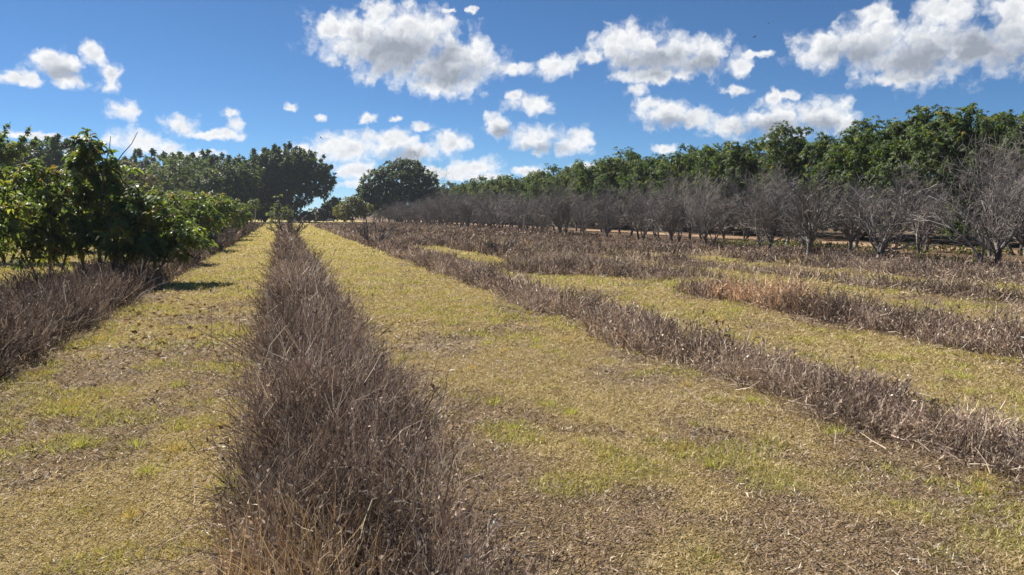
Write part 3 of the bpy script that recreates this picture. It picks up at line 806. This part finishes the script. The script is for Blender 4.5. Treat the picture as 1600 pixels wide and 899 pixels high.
def limbs(gt, blobs, base_r, ground=True, n_twig=5, cols=None, stemz=.35):
    """trunk rising to a fork, limbs curving out to each blob"""
    cols = cols or [(.17, .14, .115), (.13, .105, .09), (.22, .19, .16), (.10, .08, .07)]
    for b in blobs:
        c = np.array(b[:3]); fork = np.array([c[0] * .18, c[1] * .18, c[2] * stemz])
        s = np.array([.06 * R.normal(), .06 * R.normal(), -.1])
        k = 8; t = np.linspace(0, 1, k)[:, None]
        p = (1 - t) ** 2 * s + 2 * t * (1 - t) * fork + t ** 2 * c + np.concatenate([np.zeros((1, 3)), .05 * R.normal(size=(k - 1, 3))]) * (c[2] / 3)
        r = base_r * R.uniform(.45, .8)
        P = p[None]; tubes(gt, P, taper(np.array([r]), np.array([r * .35]), k), tube_cols(1, cols), 6)
        st, d, ix, tt = shoots(P, n_twig, .45, 1.0, .4, 1.1); m = len(st)
        P2 = grow(st, d, R.uniform(.5, 1.0, m) * max(b[3], b[5]) * .9, 5, .2, .04)
        tubes(gt, P2, taper(np.full(m, r * .32), np.full(m, r * .1), 5), tube_cols(m, cols), 4)

def clump_points(blobs, n, per, rad):
    c, u = blob_points(blobs, n, 4.0); k = np.repeat(np.arange(n), per); m = len(k)
    v = nrm(R.normal(size=(m, 3)) + np.array([0, 0, .25])); s = rad * R.uniform(.7, 1.3, n)[k]
    p = c[k] + v * (s * R.uniform(size=m) ** .33)[:, None] * np.array([1, 1, .9])
    return p, nrm(v + .45 * u[k] + np.array([0, 0, .55]))

def orchard_meshes(seedk, H=7.0, W=3.7, dens=520, Lf=.21):
    """tall dense evergreen orchard tree, foliage nearly to the ground, lumpy with whorled shoots"""
    gt, gc = Geo(), Geo()
    blobs = [(0, 0, H * .52, W * .82, W * .82, H * .36)]
    for j in range(9):
        a = R.uniform(0, 6.28); rr = W * R.uniform(.35, .75); z = H * R.uniform(.30, .80)
        s = W * R.uniform(.26, .46)
        blobs.append((rr * math.cos(a), rr * math.sin(a), z, s, s, s * R.uniform(.9, 1.5)))
    for j in range(6):
        a = j * 1.05 + R.uniform(0, .6); rr = W * R.uniform(.5, .7); s = W * .3
        blobs.append((rr * math.cos(a), rr * math.sin(a), H * R.uniform(.16, .24), s, s, s))
    for j in range(12):
        a = R.uniform(0, 6.28); rr = W * R.uniform(.1, .85); s = W * R.uniform(.18, .28)
        blobs.append((rr * math.cos(a), rr * math.sin(a), H * R.uniform(.70, .86), s, s, s * 1.25))
    limbs(gt, blobs[:8], .16, stemz=.25)
    p, ax = clump_points(blobs, dens // 14, 14, .46); p[:, 2] = np.maximum(p[:, 2], .6 + .5 * R.uniform(size=len(p)))
    rosette_leaves(gc, p, ax, 10, Lf, .19, GREEN, GW, .42, tipcols=[(.20, .22, .06), (.27, .23, .09)], tipfrac=.05)
    return gt.mesh('trunk', M_BARK, True), gc.mesh('crown', M_LEAF)

ORCH = [orchard_meshes(k, H=7.6 * R.uniform(.97, 1.05), dens=4700) for k in range(5)]
ys = [13, 19, 24.6, 29.8, 35.2, 40.6, 46, 51.5, 57, 62.4, 68, 73.5] + list(79 + 5.6 * np.arange(18))
sizes = [.84, .84, .85, .91, .98, .97, .93, 1.0, .96, .98]
for i, y in enumerate(ys):
    s = sizes[i] if i < len(sizes) else R.uniform(.9, 1.05)
    k = i % 5
    t = thing('evergreen_tree', 'dense dark green tree, %s from the right in the row behind the dead thicket' % ORD[i], 'tree',
              (34.6 + .4 * R.normal(), y + .4 * R.normal(), 0), R.uniform(0, 6.28), 'dark green orchard row behind the thicket',
              (s * 1.0, s * 1.0, s * R.uniform(.96, 1.05)))
    part('trunk', ORCH[k][0], t); part('crown', ORCH[k][1], t)

for i, y in enumerate(12 + 6.0 * np.arange(26)):
    t = thing('evergreen_tree', 'dark green tree deeper in the orchard, glimpsed through and over the row behind the thicket', 'tree', (42.0 + .4 * R.normal(), y, 0),
              R.uniform(0, 6.28), 'deeper dark green orchard row', (.95, .95, .95))
    part('trunk', ORCH[(i + 2) % 5][0], t); part('crown', ORCH[(i + 2) % 5][1], t)

# ------------------------------------------------------------------ leafy trees in the left weed row (broad drooping leaves)
LG = [(.098, .138, .055), (.135, .182, .07), (.075, .108, .048), (.185, .22, .085), (.26, .27, .095)]
def sapling(x, y, blobs, stems, dens, label, Lf=.22, group=None, per=10, lowz=.3):
    gt, gc = Geo(), Geo()
    cols = [(.15, .12, .10), (.11, .09, .08), (.22, .19, .165), (.09, .07, .06)]
    for (sx_, sy_, tx_, ty_, h, r) in stems:
        P = grow(np.array([[sx_, sy_, -.1]]), np.array([[tx_, ty_, 1.0]]), np.array([h]), 9, .07, .05)
        tubes(gt, P, taper(np.array([r]), np.array([r * .35]), 9), tube_cols(1, cols), 6)
        st, d, ix, tt = shoots(P, 12, .25, 1.0, .5, 1.2); m = len(st)
        P2 = grow(st, nrm(d + np.array([0, 0, .25])), h * R.uniform(.18, .42, m), 5, .16, .03)
        tubes(gt, P2, taper(np.full(m, r * .36), np.full(m, r * .14), 5), tube_cols(m, cols), 4)
    p, u = blob_points(blobs, int(dens * .66), 1.0)
    dens = len(p); kk = (p[:, 2] > lowz + .5 * R.uniform(size=dens)); p, u = p[kk], u[kk]; dens = len(p)
    ax = nrm(u * .8 + np.array([0, 0, .8]) + .35 * R.normal(size=(dens, 3)))
    # short green shoots carrying the whorls
    Ps = np.stack([p - ax * .30 + .04 * R.normal(size=p.shape), p - ax * .12, p], 1)
    tubes(gc, Ps, np.full((dens, 3), .006), tube_cols(dens, [(.12, .11, .06), (.16, .15, .07), (.10, .08, .05), (.2, .17, .1)]), 3)
    rosette_leaves(gc, p, ax, per, Lf * .96, .20, LG, [4, 4, 2.5, 2, .9], .5, .7, 1.75, tipcols=[(.22, .21, .06), (.15, .19, .05), (.25, .16, .07)], tipfrac=.13)
    t = thing('leafy_tree', label, 'tree', (x, y, 0), 0, group)
    part('trunk', gt.mesh('trunk', M_BARK, True), t); part('crown', gc.mesh('crown', M_LEAF), t)
    return t
LGRP = 'leafy orchard trees in the left weed row'
sapling(-4.15, 20.0, [(.0, 0, 3.12, .50, .50, .50), (.05, 0, 3.0, .55, .5, .55), (-.05, .1, 2.8, .55, .5, .6), (-.1, 0, 2.6, .62, .6, .7), (.15, .1, 1.9, .9, .9, .7), (-.5, 0, 1.5, .8, .9, .7), (.55, 0, 2.3, .5, .5, .6), (.2, -.2, 1.05, .9, .9, .5)],
        [(0, 0, .02, 0, 3.0, .045), (.2, .1, .18, 0, 2.4, .035), (-.25, 0, -.2, .05, 2.2, .035), (.35, -.1, .32, -.1, 1.8, .03)], 430,
        'tallest leafy tree of the left row, its rounded top standing above the others', .21, LGRP, lowz=.5)
sapling(-5.95, 17.3, [(0, 0, 2.2, .9, .8, .6), (-.8, .2, 1.9, .8, .8, .7), (.5, .1, 1.6, .8, .8, .7), (-.3, -.2, 1.1, 1.1, .9, .55), (-1.6, 0, 1.4, .8, .8, .8), (.2, -.1, .75, .9, .8, .4), (-.9, -.1, .75, .9, .8, .4)],
        [(0, 0, .15, 0, 2.2, .04), (-.2, 0, -.3, 0, 2.1, .04), (.2, 0, .5, .05, 1.7, .03), (-.3, .1, -.7, 0, 1.8, .03)], 480,
        'broad leafy tree at the front of the left row, cut off by the left edge', .22, LGRP)
sapling(-3.1, 19.2, [(0, 0, 1.85, .75, .8, .55), (.6, 0, 1.35, .8, .8, .55), (.95, -.1, .95, .6, .7, .45), (-.3, 0, 1.2, .7, .8, .6), (.3, -.3, .8, .8, .7, .4)],
        [(0, 0, .1, 0, 1.9, .035), (.1, 0, .5, 0, 1.5, .03), (-.2, 0, -.3, 0, 1.6, .03)], 380,
        'low leafy tree with pale yellow green leaves leaning out over the left mown strip', .21, LGRP)
sapling(-5.05, 19.6, [(0, 0, 2.15, .7, .7, .6), (-.5, 0, 1.5, .8, .8, .6), (.3, 0, 1.2, .8, .8, .5), (-.3, 0, 2.5, .5, .5, .4), (0, -.1, .75, .9, .8, .4)],
        [(0, 0, .1, 0, 2.2, .035), (.1, 0, .3, 0, 1.7, .03), (-.2, 0, -.3, 0, 1.9, .03)], 330, 'leafy tree between the tallest left row tree and the one at the left edge', .21, LGRP, lowz=.3)
sapling(-4.9, 23.5, [(0, 0, 2.1, 1.1, 1.0, .6), (.5, 0, 1.4, 1.1, 1.1, .7), (-.7, 0, 1.6, .9, .9, .7)],
        [(0, 0, .15, 0, 2.2, .04), (.2, 0, .4, 0, 1.8, .03), (-.2, 0, -.4, 0, 1.9, .03)], 360, 'leafy tree directly behind the tallest tree of the left row', .21, LGRP)
sapling(-4.0, 27.0, [(0, 0, 1.9, 1.0, 1.0, .55), (.6, 0, 1.35, .8, .9, .6), (-.6, 0, 1.4, .9, .9, .6), (.1, 0, .9, 1.1, 1, .5)],
        [(0, 0, .1, 0, 2.0, .04), (.1, 0, .4, 0, 1.6, .03), (-.1, 0, -.4, 0, 1.7, .03)], 330, 'rounded leafy tree just beyond the pale leaning one in the left row', .22, LGRP)
rowtree = sapling(-3.9, 36.0, [(0, 0, 1.8, 1.2, 1.2, .7), (.6, 0, 1.2, 1.0, 1.1, .65), (-.7, 0, 1.3, 1, 1, .7)],
        [(0, 0, .1, 0, 1.9, .05), (.1, 0, .5, 0, 1.6, .04), (-.1, 0, -.5, 0, 1.6, .04)], 300, 'bushy leafy tree, seventh of the left row counting from the nearest', .26, LGRP)
for i, y in enumerate([43.5, 51, 58.5, 66.5, 75]):
    s = R.uniform(.95, 1.2)
    dup(rowtree, (-4.1 + .3 * R.normal(), y, 0), R.uniform(0, 6), (s, s, s), 'bushy leafy tree, %s of the left row counting from the nearest' % ORD[7 + i], LGRP)
for i, (x, y, s) in enumerate([(-8.9, 17.5, 1.15), (-9.1, 22.5, 1.25), (-8.8, 29, 1.2), (-8.7, 37, 1.3), (-8.9, 45, 1.2), (-8.8, 54, 1.35), (-8.6, 64, 1.3), (-8.8, 76, 1.4)]):
    dup(rowtree, (x, y, 0), R.uniform(0, 6), (s, s, s * 1.08), 'leafy tree of the outer row glimpsed behind the left row, %s from the left edge' % ORD[i], 'leafy orchard trees of the outer left row')

# young tree on a thin bare stem by the far end of the left strip, and a leafy shrub in the centre row
def stem_tree(x, y, h, cr, label, dens=60, name='young_tree', Lf=.3, low=False):
    gt, gc = Geo(), Geo()
    P = grow(np.array([[0, 0, -.1]]), np.array([[0.02, 0, 1.0]]), np.array([h - cr]), 6, .02, .05)
    tubes(gt, P, np.full((1, 6), .07 if not low else .05), np.array([[.42, .38, .33]]), 6)
    if low: limbs(gt, [(R.normal() * .6, R.normal() * .5, h * R.uniform(.4, .8), cr * .5, cr * .5, cr * .5) for _ in range(6)], .07)
    bl = [(0, 0, h - cr, cr, cr, cr)] if not low else [(0, 0, h * .62, cr, cr, h * .34), (.6, 0, h * .4, cr * .9, cr, h * .25), (-.7, 0, h * .38, cr * .9, cr, h * .25)]
    p, u = blob_points(bl, dens, 1.2)
    rosette_leaves(gc, p, nrm(u + np.array([0, 0, .6])), 9, Lf, .2, [(.10, .14, .045), (.16, .19, .06), (.07, .10, .03), (.2, .2, .08), (.06, .08, .03)], GW, .4)
    t = thing(name, label, 'tree' if not low else 'shrub', (x, y, 0), 0)
    part('trunk', gt.mesh('trunk', M_BARK, True), t); part('crown', gc.mesh('crown', M_LEAF), t)
stem_tree(-3.75, 116, 4.0, .95, 'small round headed young tree on a thin pale stem, left strip far end', 60)
stem_tree(-.1, 96, 4.1, 1.15, 'thin leafy yellow green shrub at the far end of the centre weed row', 64, 'leafy_shrub', .32, True)

# ------------------------------------------------------------------ big trees beyond the field
def big_tree(x, y, blobs, dens, Lf, wr, label, cols=GREEN, trunk_r=.3, spray=False, droop=.35, name='broadleaf_tree', per=12, tips=.05, shell=2.0, minz=.6, group='big trees beyond the field'):
    gt, gc = Geo(), Geo()
    limbs(gt, blobs, trunk_r, n_twig=7, stemz=.3, cols=[(.12, .10, .09), (.09, .075, .07), (.16, .14, .125), (.075, .06, .055)])
    p, u = blob_points(blobs, dens, shell); p[:, 2] = np.maximum(p[:, 2], minz + R.uniform(size=dens))
    ax = nrm(u * .9 + np.array([0, 0, .7 if not spray else 1.0]) + .35 * R.normal(size=(dens, 3)))
    if spray:   # upright feathery shoots along the outline
        m = dens // 7; q, uq = blob_points(blobs, m, 6)
        hi = q[:, 2] > np.percentile(q[:, 2], 45); q, uq = q[hi], uq[hi]; m = len(q)
        dq = nrm(uq * .5 + np.array([0, 0, 1.0]) + .25 * R.normal(size=(m, 3)))
        Pq = grow(q, dq, R.uniform(.8, 2.2, m), 5, .1, -.06)
        tubes(gc, Pq, taper(np.full(m, .03), np.full(m, .012), 5), tube_cols(m, [(.1, .1, .06)] * 4), 3)
        st, d, ix, tt = shoots(Pq, 7, .2, 1, .5, 1.0)
        p = np.concatenate([p, st]); ax = np.concatenate([ax, nrm(d + .2 * R.normal(size=d.shape))])
    rosette_leaves(gc, p, ax, per, Lf, wr, cols, GW, droop, .5, 1.5, tipcols=[(.15, .17, .05)], tipfrac=tips)
    t = thing(name, label, 'tree', (x, y, 0), 0, group)
    part('trunk', gt.mesh('trunk', M_BARK, True), t); part('crown', gc.mesh('crown', M_FARLEAF), t)
    return t
DK = [(.048, .075, .036), (.070, .105, .046), (.038, .060, .034), (.10, .13, .055), (.14, .165, .075)]
MID = [(.10, .14, .05), (.13, .175, .062), (.075, .11, .042), (.17, .20, .075), (.20, .21, .085)]
BRN = [(.17, .145, .085), (.135, .12, .07), (.20, .165, .10), (.12, .11, .065), (.22, .18, .11)]
# far left, airy fine foliage
big_tree(-17.6, 52, [(0, 0, 4.6, 2.4, 2.2, 1.5), (-2.4, 0, 4.4, 2.2, 2, 1.6), (1.7, 0, 5.2, 1.3, 1.4, .8), (-.6, 0, 5.9, 1.4, 1.3, .6), (-2.6, 0, 6.0, 1.2, 1.2, .6), (.8, 0, 3.0, 2, 2, 1.1), (-2.2, 0, 2.4, 2, 2, 1.2)],
         900, .34, .17, 'airy fine leaved tree above the leafy row at the left edge', MID, .2, True)
big_tree(-30.5, 118, [(0, 0, 8, 5, 4, 3.2), (3, 0, 6, 4, 4, 3.5), (-3, 0, 6.5, 4, 4, 3.5), (0, 0, 3, 6, 4, 2.5)], 900, .75, .18, 'dark spiky topped tree just right of the tallest left row tree', DK, .3, True)
big_tree(-23.3, 128, [(0, 0, 6.2, 4.5, 4, 3.3), (2.6, 0, 5, 3.5, 3.5, 3.2), (-2.5, 0, 4.5, 3.5, 3.5, 3)], 1000, .5, .2, 'dull brownish domed tree between the dark spiky one and the pale green dome', BRN, .25, False)
big_tree(-15.8, 142, [(0, 0, 7.6, 6.2, 5, 3.9), (4.2, 0, 5.5, 4, 4, 3.6), (-4.5, 0, 5.5, 4.2, 4, 3.6), (0, 0, 3.5, 6.5, 5, 3)], 1500, .5, .2, 'broad dome of pale dull green foliage beyond the left row', MID, .3, False)
big_tree(-8.4, 136, [(0, 0, 6.2, 4.6, 4, 3.6), (2.3, 0, 7.2, 3, 3, 2.6), (-2.6, 0, 5, 3, 3, 3.2), (0, 0, 3, 5, 4, 2.6)], 1100, .62, .2, 'very dark rounded tree with glinting leaves left of the tallest far tree', DK, .3, False)
big_tree(1.6, 158, [(-.5, 0, 10.4, 4.6, 4.2, 3.6), (-3.8, 0, 9, 3.8, 3.6, 3.8), (3.8, 0, 8.8, 3.6, 3.6, 3.8), (1.6, 0, 11.0, 2.6, 2.6, 2.2), (-3.6, 0, 12, 2.2, 2.2, 1.6), (6.3, 0, 7.6, 2.0, 2.2, 3), (-5.5, 0, 5, 3, 3, 3.2), (0, 0, 5.2, 4.5, 3, 2.6)],
         1900, .72, .17, 'tallest far tree with feathery shoots, closing the view at the end of the strips', DK, .4, True, minz=1.5)
big_tree(-3.4, 166, [(0, 0, 8, 5, 4, 5), (3.2, 0, 7, 3, 3, 4), (-3.5, 0, 7, 3.2, 3, 4), (0, 0, 3, 5, 4, 3)], 1200, .75, .18, 'dark tree with thin upright shoots just left of the tallest far tree', DK, .3, True)
big_tree(-22.5, 160, [(0, 0, 8.5, 6, 5, 4), (6.5, 0, 9, 5, 4, 3.6), (-6, 0, 8, 5, 4, 3.6), (0, 0, 4, 9, 5, 3)], 1300, .8, .18, 'wide dark tree with thin shoots along its top behind the pale green dome', DK, .35, True)
big_tree(22.0, 150, [(.5, 0, 7.4, 5.6, 5, 4.6), (-3.9, 0, 6.6, 4, 4, 3.8), (4.4, 0, 6.4, 3.6, 4, 4), (1.5, 0, 10.4, 3.2, 3, 2.0), (-6, 0, 5, 2.6, 3, 2.8), (5.5, 0, 4, 3, 3, 2.6)],
         1900, .62, .2, 'single broad round dark green tree standing at the far end of the dead thicket', DK, .4, False, minz=1.6)
big_tree(12.2, 142, [(0, 0, 3.0, 2.4, 2, 1.7), (1.9, 0, 2.4, 2, 2, 1.5), (-1.8, 0, 2.2, 1.8, 2, 1.3), (.4, 0, 4.0, 1.3, 1.4, .9)], 520, .42, .2, 'yellow green bushy tree at the near foot of the round dark tree',
         [(.16, .16, .055), (.20, .19, .07), (.12, .125, .045), (.24, .22, .09), (.2, .17, .08)], .12, False, tips=.15)
big_tree(9.6, 152, [(0, 0, 2.6, 1.7, 1.6, 1.8), (-1.5, 0, 2.0, 1.3, 1.5, 1.4), (.6, 0, 4.2, .9, 1, .9)], 260, .4, .2, 'small dark reddish bush in the gap between the two tallest far trees',
         [(.10, .075, .05), (.13, .095, .06), (.07, .06, .04), (.16, .12, .07), (.08, .08, .04)], .1, False)
for (x, y, h, lab) in ((6.6, 165, 3.4, 'low dark bush under the right edge of the tallest far tree'), (12.6, 166, 4.2, 'reddish dark bush just left of the round dark tree'), (3.2, 150, 2.6, 'low dark bush at the foot of the tallest far tree')):
    big_tree(x, y, [(0, 0, h * .45, 1.9, 1.6, h * .45), (-1.4, 0, h * .35, 1.4, 1.5, h * .35), (1.3, 0, h * .38, 1.3, 1.4, h * .4)], 240, .42, .2, lab,
             [(.09, .085, .05), (.12, .105, .06), (.06, .065, .04), (.15, .12, .07), (.08, .09, .04)], .08, False, name='bush', group='low bushes under the far trees', minz=.2)
# wide far hedge of trees closing the horizon
big_tree(-9.5, 150, [(0, 0, 8.0, 4.2, 4, 3.2), (3.4, 0, 8.4, 3, 3, 3), (-3.2, 0, 7.4, 3, 3, 3.2), (0, 0, 4, 5, 4, 3)], 1200, .7, .17, 'dark tree with feathery top filling the line just left of the tallest', DK, .3, True)
far0 = big_tree(-44, 150, [(0, 0, 5.5, 6, 4, 3.8), (5, 0, 4.6, 4.5, 4, 3.4), (-5, 0, 5, 4.5, 4, 3.6), (0, 0, 2.4, 8, 4, 2.2)], 800, .85, .2, 'distant dark tree far out beyond the left edge', DK, .3, True, group='distant trees along the horizon')
for i, (x, y, s) in enumerate([(-62, 165, 1.1), (-34, 175, 1.0), (14, 225, .62), (30, 215, .75), (46, 195, .9), (62, 190, .95), (-1, 232, .7), (84, 185, 1)]):
    dup(far0, (x, y, 0), R.uniform(0, 6.28), (s, s, s), 'distant dark tree on the horizon, %s of those counted from the left' % ORD[i + 1], 'distant trees along the horizon')

# big bare tree behind the round one
bt = dead_tree_meshes(20, H=14.0, spread=1.0, stems=1, fine=1.2)
t = thing('leafless_tree', 'big bare spreading tree rising behind the round dark green tree', 'tree', (27.6, 160, 0), 1.0, None, (1.05, 1.0, 1.0))
part('trunk', bt[0], t); part('crown', bt[1], t)

# ------------------------------------------------------------------ pale shed glimpsed between the far trunks, birds
def boxgeo(g, x0, x1, y0, y1, z0, z1, c):
    v = [(x, y, z) for z in (z0, z1) for (x, y) in ((x0, y0), (x1, y0), (x1, y1), (x0, y1))]
    g.add(v, np.array(c), quads=[(0, 3, 2, 1), (4, 5, 6, 7), (0, 1, 5, 4), (1, 2, 6, 5), (2, 3, 7, 6), (3, 0, 4, 7)])
t = thing('shed', 'low pale shed glimpsed between the dark trunks at the far end', 'shed', (9.2, 186, 0), .08, None, (.62, .8, .72))
M_WHITE = plain('white_paint', (.78, .78, .76)); M_ROOF = plain('metal_roof', (.62, .64, .66), .4); M_DARK = plain('dark_opening', (.05, .05, .055))
g = Geo(); boxgeo(g, -3.6, 3.6, -2, 2, -.1, 2.6, (.8, .8, .8)); g.obj('wall', M_WHITE, t)
g = Geo(); g.add([(-4, -2.5, 2.55), (4, -2.5, 2.55), (4, 0, 3.5), (-4, 0, 3.5), (4, 2.5, 2.55), (-4, 2.5, 2.55), (-4, -2.5, 2.65), (4, -2.5, 2.65), (4, 0, 3.6), (-4, 0, 3.6), (4, 2.5, 2.65), (-4, 2.5, 2.65)], np.array((.6, .6, .6)),
        quads=[(6, 7, 8, 9), (9, 8, 10, 11), (0, 3, 2, 1), (3, 5, 4, 2), (0, 1, 7, 6), (5, 11, 10, 4), (1, 2, 8, 7), (2, 4, 10, 8), (0, 6, 9, 3), (3, 9, 11, 5)]); g.obj('roof', M_ROOF, t)
g = Geo(); boxgeo(g, -.6, .6, -2.04, -2.003, 0, 2.05, (.1, .1, .1)); g.obj('door', M_DARK, t)

M_BIRD = plain('dark_plumage', (.035, .033, .035))
def bird(loc, span, roll, rz, label):
    """soaring bird: one continuous skin of body, bent wings, head and tail"""
    g = Geo(); ns = 9
    xs = np.linspace(-1, 1, 17); P = []
    for x in xs:
        ch = .34 * (1 - .55 * abs(x) ** 1.5); z = .20 * abs(x) - .12 * x * x; sweep = -.18 * abs(x) ** 1.6
        th = .05 * (1 - abs(x)) + .09 * math.exp(-(x / .12) ** 2) + .008
        if abs(x) < .13: ch_f, ch_b = .42, .52
        else: ch_f, ch_b = ch * .45, ch * .55
        ring = [(x, sweep + ch_f * math.cos(a) if math.cos(a) > 0 else sweep + ch_b * math.cos(a), z + th * math.sin(a)) for a in np.linspace(0, 2 * math.pi, ns, endpoint=False)]
        P.append(ring)
    P = np.array(P) * span / 2
    idx = np.arange(17 * ns).reshape(17, ns); B = np.roll(idx, -1, 1)
    g.add(P, np.array((.04, .04, .04)), quads=np.stack([idx[:-1], B[:-1], B[1:], idx[1:]], -1).reshape(-1, 4))
    o = g.obj('bird', M_BIRD, smooth=True)
    o.location = loc; o.rotation_euler = (.5, roll, rz)
    tag(o, label, 'bird', 'birds in the sky')
def sky_pos(azd, eld, dist):
    a, e_ = RAD(azd), RAD(eld)
    return (dist * math.sin(a) * math.cos(e_), dist * math.cos(a) * math.cos(e_), CAMH + dist * math.sin(e_))
bird(sky_pos(2.8, 5.45, 90), .85, .75, .4, 'dark bird soaring just above the tallest far tree, against a white cloud')
bird(sky_pos(34.6, 12.9, 120), .7, -.3, 1.0, 'tiny dark bird high between the two big clouds on the right, the upper one')
bird(sky_pos(33.7, 12.1, 130), .7, .3, 2.0, 'tiny dark bird high between the two big clouds on the right, the lower one')

# ------------------------------------------------------------------ thin haze over the far field
def haze_box(lo, hi, density):
    m = bpy.data.materials.new('haze'); m.use_nodes = True
    nt = m.node_tree
    for n in list(nt.nodes): nt.nodes.remove(n)
    o = nt.nodes.new('ShaderNodeOutputMaterial'); v = nt.nodes.new('ShaderNodeVolumePrincipled')
    v.inputs['Color'].default_value = (.78, .87, 1.0, 1); v.inputs['Density'].default_value = density
    v.inputs['Anisotropy'].default_value = 0.3
    nt.links.new(v.outputs[0], o.inputs['Volume'])
    g = Geo(); boxgeo(g, lo[0], hi[0], lo[1], hi[1], lo[2], hi[2], (1, 1, 1))
    h = g.obj('haze', m); tag(h, 'thin pale blue haze that softens the far trees', kind='stuff')
    return h
haze_box((-1250, -1250, -1), (1250, 1250, 26), 0.00021)
